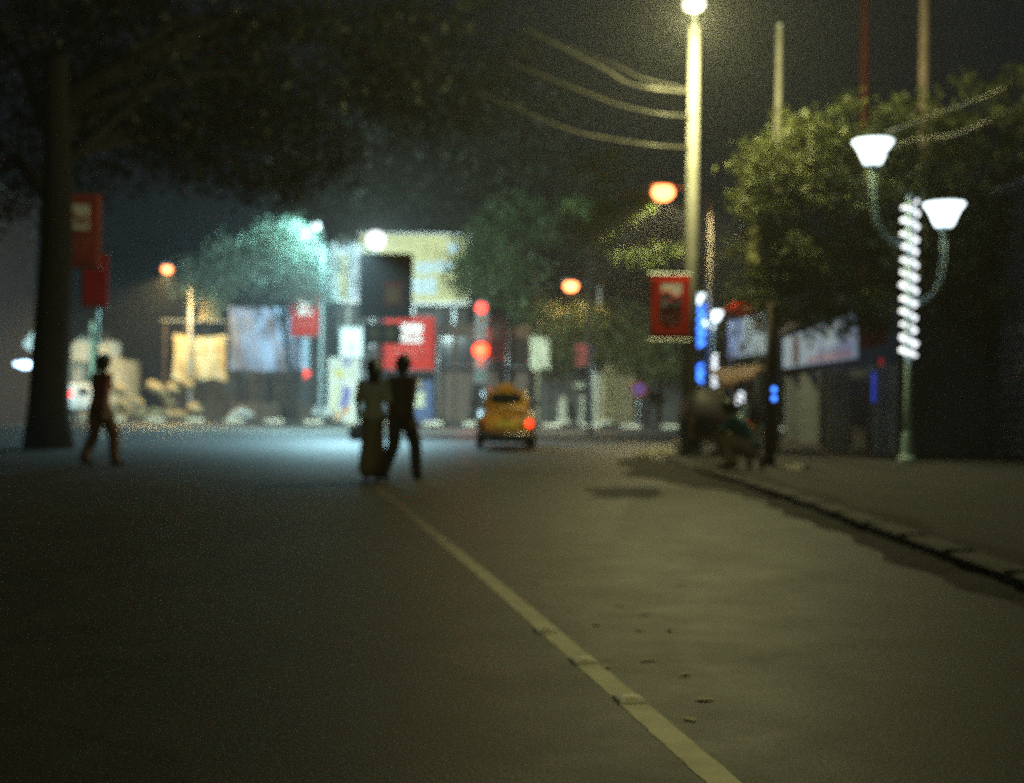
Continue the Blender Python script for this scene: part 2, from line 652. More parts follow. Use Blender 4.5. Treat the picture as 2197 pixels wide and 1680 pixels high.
# litter: leaves and paper scraps lying in the road
spots = [(1372, 1352), (1386, 1418), (1300, 1432), (1404, 1416), (1480, 1545), (1470, 1448), (1512, 1502), (1280, 1340), (1435, 1352),
         (1330, 1300), (1460, 1256), (1385, 1318), (604, 1180), (1150, 1250)]
for k, (px, py) in enumerate(spots):
    q = ground(px, py)
    w, l, a = rnd.uniform(.012, .022), rnd.uniform(.025, .045), rnd.uniform(0, 6.28)
    b = MB()
    b.add([(-l, 0, .004), (-.3 * l, -w, .006), (l, -.2 * w, .005), (.5 * l, w, .008), (-.4 * l, .8 * w, .004)], [(0, 1, 4), (1, 3, 4), (1, 2, 3)])
    o = b.build('litter_scrap', mat('dry_leaf_paper', (.72, .66, .48), .8, .2, 8, bump=0), None)
    o.location = (q.x, q.y, .001)
    o.rotation_euler = (0, 0, a)
    tag(o, 'small pale scrap of leaf litter lying on the foreground road', 'litter', 'scraps of litter on the road')

# rubble at the corner of the right pavement
def stone(px, py, s, lab):
    r = random.Random(int(px * 7 + py))
    q = ground(px, py)
    rings = []
    for j, (rr, z) in enumerate([(.35, 0), (.55, .12), (.5, .3), (.25, .42)]):
        rings.append([(rr * s * (1 + r.uniform(-.25, .25)) * math.cos(2 * PI * k / 7) * 1.4, rr * s * (1 + r.uniform(-.25, .25)) * math.sin(2 * PI * k / 7), z * s) for k in range(7)])
    o = MB().loft(rings).build('rubble_stone', mat('pale_rubble', (.34, .31, .25), .95, .35, 5, bump=.5))
    o.location = (q.x, q.y, .07)
    o.rotation_euler = (0, 0, r.uniform(0, 3))
    tag(o, lab, 'stone', 'rubble at the pavement corner')


for px, py, s, lab in [(1388, 985, .28, 'small pale rubble stone, second from the left on the pavement corner'), (1410, 982, .34, 'pale rubble stone in the middle of the corner row left of the cart'),
                       (1432, 984, .25, 'small rubble stone just left of the largest one beside the cart'), (1452, 980, .36, 'largest pale rubble stone, right beside the dark covered cart'),
                       (1376, 992, .2, 'smallest rubble stone at the left end of the pavement corner'), (1540, 986, .3, 'rubble stone in front of the covered cart, left of two'),
                       (1568, 984, .26, 'rubble stone in front of the covered cart, right of two'), (1690, 1018, .22, 'small rubble stone right of the dark timber post'),
                       (1718, 1020, .26, 'rubble stone farthest to the right, beyond the dark timber post')]:
    stone(px, py, s, lab)


# ================================================================== TREES
def tree(name, label, base, trunk_top, blobs, r0, leaf=.12, lm=None, seed=1, clump=26, spread=.34, cat='tree', group=None, limbs=True):
    rs = np.random.RandomState(seed)
    rr = random.Random(seed)
    root = thing(name, label, cat, base, 0, group)
    b = Vector(base)
    tt = Vector(trunk_top) - b
    mb = MB()
    pts, rad = [], []
    for k in range(9):
        t = k / 8
        w = Vector((math.sin(t * 5 + seed) * .1, math.cos(t * 4 + seed) * .1, 0)) * (t * (1 - t) * 3) * r0 * 2
        pts.append(tt * t + w)
        rad.append(r0 * (1 - .45 * t) * (1.22 if k == 0 else 1))
    mb.tube(pts, rad, 10)
    tk = mb.build('trunk', M_bark, root, True)
    if limbs:
        for (c, r, n) in blobs:
            c = Vector(c) - b
            lb = MB()
            st = tt * rr.uniform(.58, .98)
            for q in range(2):
                e = c + Vector((rr.uniform(-.55, .55) * r[0], rr.uniform(-.5, .5) * r[1], rr.uniform(-.3, .6) * r[2]))
                mid = st.lerp(e, .5) + Vector((0, 0, .15 * (e - st).length * rr.uniform(.2, 1)))
                P = [st, st.lerp(mid, .5) + Vector((0, 0, .05)), mid, mid.lerp(e, .5), e]
                k0 = r0 * rr.uniform(.28, .42)
                lb.tube(P, [k0, k0 * .8, k0 * .6, k0 * .4, k0 * .14], 6)
            lb.build('limb', M_bark, root, True)
    V = []
    for (c, r, n) in blobs:
        nc = max(3, n // clump)
        dirs = rs.normal(size=(nc, 3))
        dirs /= np.linalg.norm(dirs, axis=1)[:, None]
        rad_ = rs.uniform(.30, 1.0, nc) ** .6 * (1 + .22 * np.sin(dirs[:, 0] * 5 + seed) * np.cos(dirs[:, 2] * 6))
        cc = np.array(c)[None] - np.array(base)[None] + dirs * rad_[:, None] * np.array(r)[None]
        own = rs.randint(0, nc, n)
        P = cc[own] + rs.normal(size=(n, 3)) * spread * np.array([1, 1, .7])
        ax = rs.normal(size=(n, 3)) + np.array([0, 0, -.35])
        ax /= np.linalg.norm(ax, axis=1)[:, None]
        sd = np.cross(ax, rs.normal(size=(n, 3)))
        sd /= np.linalg.norm(sd, axis=1)[:, None] + 1e-6
        ln = leaf * rs.uniform(.6, 1.3, n)[:, None]
        V.append(np.stack([P - ax * ln, P + sd * ln * .38, P + ax * ln, P - sd * ln * .38], 1).reshape(-1, 3))
    V = np.concatenate(V)
    nl = len(V) // 4
    me = bpy.data.meshes.new('crown')
    me.vertices.add(len(V))
    me.vertices.foreach_set('co', V.astype(np.float32).ravel())
    me.loops.add(nl * 4)
    me.loops.foreach_set('vertex_index', np.arange(nl * 4, dtype=np.int32))
    me.polygons.add(nl)
    me.polygons.foreach_set('loop_start', np.arange(0, nl * 4, 4, dtype=np.int32))
    me.polygons.foreach_set('loop_total', np.full(nl, 4, dtype=np.int32))
    me.materials.append(lm)
    me.update(calc_edges=True)
    me.validate()
    link('crown', me, root)
    return root


LM_g = leafmat('leaf_green', (.030, .055, .014), (.095, .14, .035))
LM_o = leafmat('leaf_olive', (.03, .045, .012), (.13, .145, .042))
LM_c = leafmat('leaf_grey_green', (.07, .12, .075), (.17, .24, .18))
LM_g2 = leafmat('leaf_mid_green', (.02, .04, .012), (.06, .10, .03))
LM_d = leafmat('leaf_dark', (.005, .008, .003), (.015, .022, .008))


def bl(px, py, Y, rx, ry, rz, n):
    p = at(px, py, Y)
    return ((p.x, p.y, p.z), (rx, ry, rz), n)


# great dark canopy on the left
tb = ground(104, 962)
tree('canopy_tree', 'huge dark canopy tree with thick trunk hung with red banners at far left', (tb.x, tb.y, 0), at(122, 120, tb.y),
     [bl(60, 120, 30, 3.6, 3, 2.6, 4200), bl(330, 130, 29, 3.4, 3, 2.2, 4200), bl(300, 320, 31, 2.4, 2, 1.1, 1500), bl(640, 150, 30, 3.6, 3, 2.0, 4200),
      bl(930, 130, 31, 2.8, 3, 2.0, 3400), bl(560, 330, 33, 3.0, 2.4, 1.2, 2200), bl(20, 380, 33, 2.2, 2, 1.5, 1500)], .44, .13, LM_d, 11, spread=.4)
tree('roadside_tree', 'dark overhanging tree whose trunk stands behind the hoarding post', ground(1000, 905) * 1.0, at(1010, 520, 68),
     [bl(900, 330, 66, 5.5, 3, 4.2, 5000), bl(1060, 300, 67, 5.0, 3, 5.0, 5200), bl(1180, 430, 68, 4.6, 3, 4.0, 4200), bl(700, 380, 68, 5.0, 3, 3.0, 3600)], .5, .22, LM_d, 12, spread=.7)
# tree lit cyan by the flood lamp
tb = ground(590, 901)
tree('lit_tree', 'tree with feathery leaves lit cyan by the floodlight left of the billboard', (-11.2, 62.6, .12), at(600, 620, 62.6),
     [bl(620, 525, 61, 1.7, 1.5, 1.2, 1900), bl(655, 610, 61, 1.7, 1.2, 1.0, 1300), bl(530, 560, 62, 2.2, 1.4, 1.4, 1500), bl(455, 610, 62, 2.0, 1.4, 1.3, 1200), bl(752, 560, 60.5, .8, .8, 1.1, 140)], .2, .16, LM_c, 13, spread=.42)
tree('lit_tree', 'tree with green leaves covering the right edge of the cream billboard', (-2.0, 60.2 + 2.2, .12), at(1030, 640, 62.4),
     [bl(1015, 590, 60.5, 1.1, .9, 1.3, 1100), bl(1060, 540, 61.5, 1.7, 1.3, 2.0, 2000), bl(1100, 620, 62, 1.7, 1.3, 1.6, 1500), bl(1130, 480, 63, 2.0, 1.3, 1.6, 1500)], .2, .16, LM_g2, 14, spread=.4)
# shrubby trees above the far wall
tree('street_tree', 'low leafy tree lit yellow green above the pale far columns', (3.9, 63.6, .12), at(1262, 760, 63.6),
     [bl(1215, 700, 63, 1.6, 1.2, 1.0, 1300), bl(1275, 705, 63, 1.3, 1.2, 1.2, 1100), bl(1155, 665, 62.5, .7, .7, 1.0, 450), bl(1330, 745, 63.2, 1.5, 1.1, .9, 1000), bl(1200, 770, 63, 1.2, 1, .8, 500)], .16, .15, LM_o, 15, spread=.36)
tree('street_tree', 'low leafy tree over the bamboo screen left of the tall red banner', (7.2, 64.0, .12), at(1400, 770, 64.0),
     [bl(1390, 770, 63, 1.5, 1.1, .8, 900), bl(1440, 790, 62.5, 1.2, 1, .6, 600), bl(1450, 700, 64, 1.8, 1.2, 1.4, 900), bl(1340, 690, 65, 1.7, 1.2, 1.3, 700)], .15, .15, LM_o, 16, spread=.36)
# branch lit beside the sodium lamp
tree('street_tree', 'slim tree reaching a yellow lit bough up to the big sodium lamp', (3.0, 46.6, .0), at(1262, 560, 46.0),
     [bl(1275, 500, 45, .7, .6, .45, 520), bl(1325, 462, 44.6, .7, .6, .4, 560), bl(1370, 440, 44.4, .45, .5, .3, 300), bl(1300, 360, 46, 1.2, 1, .7, 500), bl(1280, 430, 46.5, 1.1, 1, .8, 420), bl(1395, 545, 46, 1.3, .9, .5, 380)], .09, .13, LM_g, 17, spread=.22)
# big right tree
tree('pavement_tree', 'large tree on the right pavement with olive lit leaves behind the twin cup lamp', (10.4, 24.8, .12), at(2105, 560, 24.8),
     [bl(1700, 330, 24.0, 1.1, 1.2, .9, 2300), bl(1640, 420, 24.3, .7, .9, .9, 1400), bl(1800, 330, 23.8, 1.5, 1.3, 1.1, 2700), bl(1930, 320, 23.8, 1.5, 1.3, 1.2, 2700), bl(1760, 470, 24.3, 1.5, 1.2, 1.2, 2700),
      bl(1720, 610, 24.6, 1.4, 1.1, 1.1, 2200), bl(1860, 600, 24.3, 1.4, 1.1, 1.2, 2200), bl(1880, 450, 23.8, 1.4, 1.1, 1.0, 2000), bl(2040, 480, 24.4, 1.0, .8, .9, 1700), bl(2090, 370, 25.0, 1.3, 1, 1.1, 1900), bl(1650, 560, 24.6, .7, .8, 1.3, 1300),
      bl(1900, 590, 24.6, .7, .7, .4, 700), bl(2150, 560, 24.4, 1.2, 1, 1.2, 1500), bl(2150, 250, 25.4, 1.3, 1.2, 1.2, 1500)], .26, .085, LM_o, 18, clump=44, spread=.15)
# dark background trees closing the view
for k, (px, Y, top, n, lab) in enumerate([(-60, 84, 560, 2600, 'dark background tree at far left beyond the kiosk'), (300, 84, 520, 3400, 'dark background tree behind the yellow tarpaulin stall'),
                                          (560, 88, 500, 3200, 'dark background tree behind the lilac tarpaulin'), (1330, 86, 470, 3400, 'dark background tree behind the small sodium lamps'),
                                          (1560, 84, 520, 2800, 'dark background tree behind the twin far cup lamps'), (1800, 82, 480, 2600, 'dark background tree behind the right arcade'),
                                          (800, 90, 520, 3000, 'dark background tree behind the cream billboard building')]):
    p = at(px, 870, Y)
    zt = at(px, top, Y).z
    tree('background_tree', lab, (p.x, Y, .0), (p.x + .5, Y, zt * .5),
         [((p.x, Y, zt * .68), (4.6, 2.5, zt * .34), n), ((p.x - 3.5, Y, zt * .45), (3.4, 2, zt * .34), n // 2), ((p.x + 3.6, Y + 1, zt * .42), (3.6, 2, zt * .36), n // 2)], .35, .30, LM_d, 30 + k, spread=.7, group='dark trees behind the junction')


# ================================================================== BUILDINGS AND STALLS
def wall_box(parent, name, x0, x1, y0, y1, z0, z1, m):
    return MB().box(((x0 + x1) / 2, (y0 + y1) / 2, (z0 + z1) / 2), (x1 - x0, y1 - y0, z1 - z0)).build(name, m, parent)


def rect(px0, py0, px1, py1, Y):
    a, b = at(px0, py0, Y), at(px1, py1, Y)
    c = at((px0 + px1) / 2, (py0 + py1) / 2, Y)
    return c, b.x - a.x, a.z - b.z


def strokes(n, w, h, seed, th=.12):
    """rows of illegible brush-like lettering strokes inside a w x h field, in the XZ plane"""
    r = random.Random(seed)
    b = MB()
    for k in range(n):
        x = -w / 2 + w * (k + .5) / n
        for q in range(r.randint(1, 3)):
            a = Vector((x + r.uniform(-.3, .3) * w / n, 0, r.uniform(-.45, .45) * h))
            e = a + Vector((r.uniform(-.45, .45) * w / n, 0, r.uniform(-.5, .5) * h))
            e.z = max(-.48 * h, min(.48 * h, e.z))
            b.tube([a, a.lerp(e, .5) + Vector((r.uniform(-.1, .1) * w / n, 0, 0)), e], th * h * .35, 5)
    for i, v in enumerate(b.v):
        b.v[i] = (v[0], v[1] * .2, v[2])
    return b


def banner(px0, py0, px1, py1, Y, label, m=None, dy=0, tilt=0, logo=True, rz=0, name='red_banner', sag=.0, group='red advertising banners'):
    c, w, h = rect(px0, py0, px1, py1, Y)
    t = thing(name, label, 'banner', (c.x, Y + dy, c.z - h / 2), rz, group)
    t.rotation_euler = (0, tilt, rz)
    m = m or M_red
    # slightly bellied cloth panel
    nx, nz = 8, 10
    vs, fs = [], []
    r = random.Random(int(px0 + py0))
    ph = r.uniform(0, 6)
    for side in (0, 1):
        for j in range(nz + 1):
            for i in range(nx + 1):
                u, v = i / nx, j / nz
                y = -.02 * h * math.sin(u * 5 + ph + 2 * v) * (1 - abs(2 * v - 1)) * .6 + (.012 if side else -.012)
                vs.append(((u - .5) * w, y, v * h))
    K = (nx + 1) * (nz + 1)
    for j in range(nz):
        for i in range(nx):
            a = j * (nx + 1) + i
            fs.append((a, a + 1, a + nx + 2, a + nx + 1))
            fs.append((K + a, K + a + nx + 1, K + a + nx + 2, K + a + 1))
    for i in range(nx):
        fs.append((i, K + i, K + i + 1, i + 1)); q = nz * (nx + 1) + i
        fs.append((q, q + 1, K + q + 1, K + q))
    for j in range(nz):
        q = j * (nx + 1)
        fs.append((q, q + nx + 1, K + q + nx + 1, K + q)); q += nx
        fs.append((q, K + q, K + q + nx + 1, q + nx + 1))
    MB().add(vs, fs).build('cloth_panel', m, t, True)
    for z in (.0, h):
        MB().tube([(-w / 2 - .03, 0, z), (w / 2 + .03, 0, z)], .022, 6).build('batten', M_steel, t)
    if logo:
        yy = -.045 * h * .6 - .012
        lw, lh = w * .52, h * .34
        lx, lz = .02 * w, h * .68
        lg = MB().box((lx, yy, lz), (lw, .012, lh), bev=.01).build('logo', M_white, t)
        # wavy band that divides the white emblem
        P = [Vector((lx - lw * .5 + lw * k / 8, yy - .012, lz + lh * (.02 + .13 * math.sin(k * .8)))) for k in range(9)]
        MB().tube(P, lh * .06, 6).build('logo_band', m, lg)
        MB().tube([(lx - lw * .28, yy - .012, lz - lh * .3), (lx + lw * .5, yy - .012, lz - lh * .24)], lh * .04, 6).build('logo_band', m, lg)
        for q, (zz, ww) in enumerate([(.40, .62), (.33, .66), (.25, .5)]):
            sb = strokes(9, w * ww, h * .05, int(px0) + q, .22)
            o = stuff(sb.build('text_line', M_pink, t))
            o.location = (0, yy + .004, h * zz)
    return t


# --- building with the cream billboard
BY = 65.0
bld = thing('shop_building', 'grimy two storey shop building under the floodlit cream billboard', 'building', (at(860, 870, BY).x, BY + .5, .12))
bx0, bx1 = at(716, 870, BY).x - bld.location.x, at(1000, 870, BY).x - bld.location.x
zt = at(860, 500, BY).z - .2
wall_box(bld, 'wall', bx0, bx1, .3, 7, 0, zt - .2, M_wallg)
wall_box(bld, 'roof', bx0 - .2, bx1 + .2, .2, 7.2, zt - .198, zt - .02, M_wallg)
for x0, x1, nm in ((bx0 + .3, bx0 + 2.2, 0), (bx0 + 2.5, bx0 + 4.6, 1), (bx0 + 4.9, bx1 - .3, 2)):
    sh = wall_box(bld, 'shutter', x0, x1, .16, .297, 0, 2.7, mat('shutter_grey', (.10, .11, .12), .5, .3, 2))
    for k in range(12):
        MB().box(((x0 + x1) / 2, .15, .12 + k * .22), (x1 - x0 - .04, .03, .1), rx=.3).build('slat', mat('shutter_grey', (.10, .11, .12)), sh)

bb = thing('billboard', 'big cream billboard with pale blue lettering panels above the shops', 'billboard', (at(872, 655, BY).x, BY, at(872, 655, BY).z), 0)
c, w, h = rect(770, 503, 1003, 648, BY)
ox, oz = c.x - bb.location.x, c.z - bb.location.z
MB().box((ox, 0, oz), (w, .12, h)).build('panel', M_cream, bb)
fr = MB()
for sx in (-1, 1):
    fr.box((ox + sx * (w / 2 + .05), 0, oz), (.09, .2, h + .15))
fr.box((ox, 0, oz + h / 2 + .06), (w - .02, .2, .09))
fr.build('frame', M_steel, bb)
MB().box((ox, -.35, oz - h / 2 - .16), (w + .5, .7, .2)).build('ledge', M_white, bb)
for (px0, py0, px1, py1, sd, n) in ((893, 562, 928, 588, 1, 3), (930, 560, 972, 584, 2, 4), (886, 596, 936, 632, 3, 3)):
    c2, w2, h2 = rect(px0, py0, px1, py1, BY)
    p = MB().box((c2.x - bb.location.x, -.075, c2.z - bb.location.z), (w2, .02, h2)).build('lettering_panel', M_bluep, bb)
    s_ = strokes(n, w2 * .9, h2 * .8, sd, .16).build('lettering', M_lilac, p)
    s_.location = (c2.x - bb.location.x, -.09, c2.z - bb.location.z)
c2, w2, h2 = rect(905, 520, 945, 555, BY)
s_ = strokes(2, w2, h2, 9, .2).build('lettering', mat('ochre_print', (.38, .30, .12), .6), bb)
s_.location = (c2.x - bb.location.x, -.07, c2.z - bb.location.z)
c2, w2, h2 = rect(957, 520, 985, 545, BY)
MB().lathe([(.05, 0), (h2 * .5, .0), (h2 * .5, .02), (.05, .03)], (c2.x - bb.location.x, -.09, c2.z - bb.location.z), 18, 'Y').build('round_emblem', M_bluep, bb)
for x in (-2.2, 0, 2.2):
    MB().box((ox + x, .5, -1.0), (.12, .12, 2.6)).build('support_post', M_steel, bb)

wb = thing('pale_signboard', 'tall white panelled signboard with pointed top left of the billboard', 'signboard', (at(738, 650, BY - 1).x, BY - 1.0, at(738, 650, BY - 1).z))
c, w, h = rect(706, 530, 770, 650, BY - 1)
ox, oz = c.x - wb.location.x, c.z - wb.location.z
MB().add([(ox - w / 2, -.06, 0), (ox + w / 2, -.06, 0), (ox + w / 2, -.06, h), (ox - w * .2, -.06, h), (ox - w * .32, -.06, h + .35), (ox - w / 2, -.06, h - .1),
          (ox - w / 2, .06, 0), (ox + w / 2, .06, 0), (ox + w / 2, .06, h), (ox - w * .2, .06, h), (ox - w * .32, .06, h + .35), (ox - w / 2, .06, h - .1)],
         [(0, 1, 2, 3, 4, 5), (11, 10, 9, 8, 7, 6)] + [(i, i + 6, (i + 1) % 6 + 6, (i + 1) % 6) for i in range(6)]).build('panel', M_bluep, wb)
MB().box((ox - .02, -.08, oz - .1), (w * .32, .03, h * .8)).build('cream_inset', M_cream, wb)
MB().box((ox + w * .38, -.08, oz), (w * .2, .03, h * .95)).build('lilac_strip', M_lilac, wb)
MB().box((ox, -.16, .08), (w + .1, .24, .16)).build('ledge', M_white, wb)
pz = wb.location.z
MB().tube([(ox + .25, .0, -pz + .12), (ox + .25, .0, .1)], .1, 8).build('support_post', M_conc, wb)
for px, py in ((778, 905),):
    pass

# white notice board and poster panel
def board(name, px0, py0, px1, py1, Y, m, label, cat, foot=True, deco=None):
    c, w, h = rect(px0, py0, px1, py1, Y)
    z0 = c.z - h / 2
    t = thing(name, label, cat, (c.x, Y, .12 if foot else z0))
    zz = z0 - t.location.z
    MB().box((0, 0, zz + h / 2), (w, .06, h)).build('panel', m, t)
    f = MB()
    for sx in (-1, 1):
        f.box((sx * (w / 2 + .02), 0, zz + h / 2), (.05, .1, h + .08))
    f.box((0, 0, zz + h + .02), (w - .02, .1, .05))
    f.box((0, 0, zz - .02), (w - .02, .1, .05))
    f.build('frame', M_paint, t)
    if foot and zz > .1:
        for sx in (-1, 1):
            MB().box((sx * w * .4, .04, zz / 2), (.07, .07, zz)).build('leg', M_steel, t)
    return t, w, h, zz


t, w, h, z = board('notice_board', 732, 703, 776, 765, 62.6, M_white, 'small white notice board with one dark figure above the poster panel', 'notice board')
MB().lathe([(.02, 0), (.16, .01), (.16, .02), (.02, .03)], (0, -.05, z + h * .33), 14, 'Y').build('printed_figure', M_lilac, t)
MB().loft([[(-.12, -.05, z + h * .2), (.12, -.05, z + h * .2), (.12, -.035, z + h * .2), (-.12, -.035, z + h * .2)], [(-.02, -.05, z + h * .6), (.02, -.05, z + h * .6), (.02, -.035, z + h * .6), (-.02, -.035, z + h * .6)]]).build('printed_figure', M_lilac, t)
t, w, h, z = board('street_poster', 707, 768, 770, 905, 62.9, mat('poster_pale', (.60, .60, .50), .6, .15, 1.5), 'tall pale poster panel with violet and yellow shapes on the far pavement', 'poster', foot=False)
r = random.Random(3)
for k, (x, zz, ww, hh, m, a) in enumerate([(.05, .38, .5, 1.1, mat('violet_print', (.12, .10, .34), .6), .15), (-.2, .75, .5, .4, mat('yellow_print', (.62, .50, .10), .6), .5), (.25, .6, .7, .16, M_white, .7),
                                          (.1, .93, .34, .3, mat('violet_print', (.12, .10, .34)), -.3), (-.05, .14, .9, .3, mat('orange_print', (.55, .26, .08), .6), -.6), (-.42, .3, .12, 1.7, mat('yellow_print', (.62, .50, .10)), .06)]):
    MB().box((x * w * .7, -.05 - .006 * k, z + zz * h), (ww, .014, hh), ry=a, bev=.004).build('printed_shape', m, t)

# blue shop base with a cream panel, right of the people
ks = thing('blue_kiosk', 'small blue painted kiosk with cream sign panel below the red banner', 'kiosk', (at(893, 870, 63.5).x, 63.5, .12))
MB().box((0, 1.0, 1.3), (1.7, 1.8, 2.6)).build('wall', M_wallb, ks)
MB().box((0, .95, 2.66), (2.0, 2.2, .1)).build('roof', M_steel, ks)
c, w, h = rect(866, 840, 910, 874, 63.4)
MB().box((c.x - ks.location.x, .07, c.z - .12), (w, .05, h)).build('sign_panel', mat('kiosk_cream', (.55, .52, .34), .6), ks)
c, w, h = rect(876, 808, 904, 832, 63.4)
MB().box((c.x - ks.location.x, .07, c.z - .12), (w, .05, h)).build('hatch', M_bamboo, ks)

# dark shops between kiosk and pale columns
sh = thing('brown_shop', 'dark brown timber shopfront behind the traffic light', 'shop', (at(1035, 870, 64).x, 64.0, .12))
w = at(1135, 870, 64).x - at(935, 870, 64).x
MB().box((0, 2.6, 2.6), (w, 4.8, 5.2)).build('wall', M_brown, sh)
for k in range(5):
    MB().box((-w / 2 + (k + .5) * w / 5, .12, 1.35), (w / 5 - .16, .1, 2.5)).build('door_panel', mat('door_brown', (.085, .05, .03), .7, .3, 3), sh)
    MB().box((-w / 2 + (k + .5) * w / 5, .08, 3.8), (w / 5 - .3, .1, 1.4)).build('window', M_glass, sh)
MB().box((0, -.35, 2.85), (w + .3, 1.1, .08), rx=-.18).build('canopy', M_dark, sh)

# far wall and pale columns
fw = thing('far_wall', 'long grimy compound wall behind the bamboo screen and pale columns', 'wall', (at(1320, 870, 65).x, 65.2, .12))
w = at(1500, 870, 65).x - at(1135, 870, 65).x
MB().box((0, .15, 1.3), (w, .3, 2.6)).build('wall_panel', M_wallg, fw)
MB().box((0, .15, 2.66), (w + .1, .44, .12)).build('coping', M_wallg, fw)
for px, w_, top, wide, lab in ((1282, .0, 800, .95, 'broad cream gate column with rounded top on the far pavement'), (1253, 0, 845, .42, 'thin cream post beside the broad gate column'),
                               (1208, 0, 850, .5, 'short pale post right of the taxi on the far pavement')):
    p = at(px, 870, 64.2)
    zt = at(px, top, 64.2).z - .12
    t = thing('gate_column', lab, 'column', (p.x, 64.2, .12))
    MB().lathe([(wide * .62, 0), (wide * .62, .25), (wide * .5, .3), (wide * .5, zt - .5), (wide * .46, zt - .25), (wide * .3, zt - .05), (.05, zt)], (0, 0, 0), 16).build('shaft', M_wallc, t, False)
    MB().box((0, 0, .1), (wide * 1.5, wide * 1.5, .2)).build('plinth', M_wallc, t)
    if wide > .8:
        c = at(1245, 820, 64.2)
        MB().box((-.75, 0, c.z - .3), (1.0, .3, .22)).build('bracket', M_wallc, t)
bs = thing('bamboo_screen', 'screen of upright bamboo poles on the far pavement', 'screen', (at(1325, 870, 63.8).x, 63.8, .12))
for k in range(9):
    x = -.75 + k * .19
    MB().tube([(x, 0, 0), (x + rnd.uniform(-.03, .03), rnd.uniform(-.03, .03), rnd.uniform(2.9, 3.6))], .05, 7).build('bamboo_pole', M_bamboo, bs)
for z in (.8, 2.2):
    MB().tube([(-.85, -.08, z), (.9, -.08, z)], .035, 6).build('crossbar', M_bamboo, bs)
t = thing('round_sign', 'small round blue and red no-parking disc on a far post', 'sign', (at(1370, 870, 63).x, 63.0, .12))
zc = at(1370, 835, 63).z - .12
MB().tube([(0, .05, 0), (0, .05, zc + .4)], .035, 8).build('post', M_steel, t)
MB().lathe([(.02, 0), (.38, 0), (.38, .03), (.02, .035)], (0, -.03, zc), 22, 'Y').build('disc', mat('sign_blue', (.03, .07, .35), .4), t)
MB().lathe([(.31, 0), (.38, 0), (.38, .02), (.31, .02)], (0, -.052, zc), 22, 'Y', False, False).build('ring', M_red, t)
MB().box((0, -.05, zc), (.66, .02, .07), ry=.78).build('bar', M_red, t)

# hanging white cloth on post
def cloth(name, px0, py0, px1, py1, Y, m, label, cat, amp=.08, sagz=.1, seed=1, tear=.0, parent=None):
    c, w, h = rect(px0, py0, px1, py1, Y)
    r = random.Random(seed)
    t = thing(name, label, cat, (c.x, Y, c.z - h / 2)) if parent is None else parent
    nx, nz = 22, 16
    ph = [r.uniform(0, 6) for _ in range(4)]
    vs, fs = [], []
    for sd_ in (0, 1):
        for j in range(nz + 1):
            for i in range(nx + 1):
                u, v = i / nx, j / nz
                y = amp * (math.sin(u * 11 + ph[0] + v * 2) * (.4 + .6 * (1 - v)) + .5 * math.sin(u * 23 + ph[1] + v * 5)) + .02 * sd_
                z = v * h - sagz * h * math.sin(u * PI) * v * .6 + tear * h * (1 - v) * (.5 * math.sin(u * 7 + ph[2]) + .35 * math.sin(u * 17 + ph[3]))
                x = (u - .5) * w * (1 - .05 * math.sin(v * PI))
                vs.append((x, y, z))
    K = (nx + 1) * (nz + 1)
    for j in range(nz):
        for i in range(nx):
            a = j * (nx + 1) + i
            fs.append((a, a + 1, a + nx + 2, a + nx + 1))
            fs.append((K + a, K + a + nx + 1, K + a + nx + 2, K + a + 1))
    MB().add(vs, fs).build('cloth', m, t, True)
    return t, w, h


t, w, h = cloth('torn_cloth', 1138, 720, 1180, 792, 62.5, mat('pale_cloth', (.60, .58, .40), .85, .15, 3), 'torn pale cloth hung from a pole above the taxi', 'cloth', .07, .1, 4, .10)
MB().tube([(-.1, .12, -t.location.z + .12), (-.1, .12, h + 1.0)], .05, 8).build('pole', M_bamboo, t)

# yellow tarpaulin stall and lilac tarpaulin stall on the left
def stall(name, label, px0, px1, Y, ztop, m_back, posts=4):
    a, b = at(px0, 870, Y).x, at(px1, 870, Y).x
    t = thing(name, label, 'stall', ((a + b) / 2, Y, .12))
    w = b - a
    MB().box((0, 2.4, ztop / 2), (w, .1, ztop)).build('back_panel', m_back, t)
    MB().box((0, 1.2, ztop + .03), (w + .2, 2.8, .07), rx=.06).build('roof_sheet', M_steel, t)
    for k in range(posts):
        x = -w / 2 + .1 + (w - .2) * k / (posts - 1)
        MB().tube([(x, 0, 0), (x, 0, ztop)], .06, 7).build('post', M_brown, t)
    MB().box((0, .1, .45), (w - .3, .9, .9)).build('counter', M_brown, t)
    return t, w


t, w = stall('market_stall', 'timber market stall behind the yellow tarpaulin', 348, 490, 66.5, at(400, 690, 66).z, M_shade)
cloth('tarpaulin', 372, 716, 487, 816, 65.6, mat('yellow_tarp', (.40, .26, .09), .6, .25, 1.0, col2=(.48, .42, .24)), 'crumpled yellow tarpaulin hung across the stall front', 'tarpaulin', .12, .12, 6, .06)
cb = thing('thatch_bundle', 'upright bundle of pale bamboo canes on the stall roof', 'bundle', (at(450, 690, 67).x, 67, at(450, 690, 67).z + .1))
for k in range(14):
    x = -.55 + k * .085
    MB().tube([(x, rnd.uniform(-.2, .2), -.1), (x * .8 + rnd.uniform(-.1, .1), rnd.uniform(-.2, .2), rnd.uniform(1.2, 1.9))], .035, 6).build('cane', M_bamboo, cb)
MB().lathe([(.62, 0), (.66, .04), (.62, .08)], (0, 0, .6), 16, 'Z', False, False).build('tie', M_brown, cb)
t, w = stall('market_stall', 'dark market stall behind the big lilac tarpaulin', 492, 690, 66.0, at(560, 665, 66).z, M_shade, 5)
cloth('tarpaulin', 491, 657, 655, 796, 65.0, mat('lilac_tarp', (.13, .125, .19), .55, .3, .7, col2=(.20, .22, .30)), 'large lilac grey tarpaulin stretched over the stall front', 'tarpaulin', .09, .05, 8, .02)

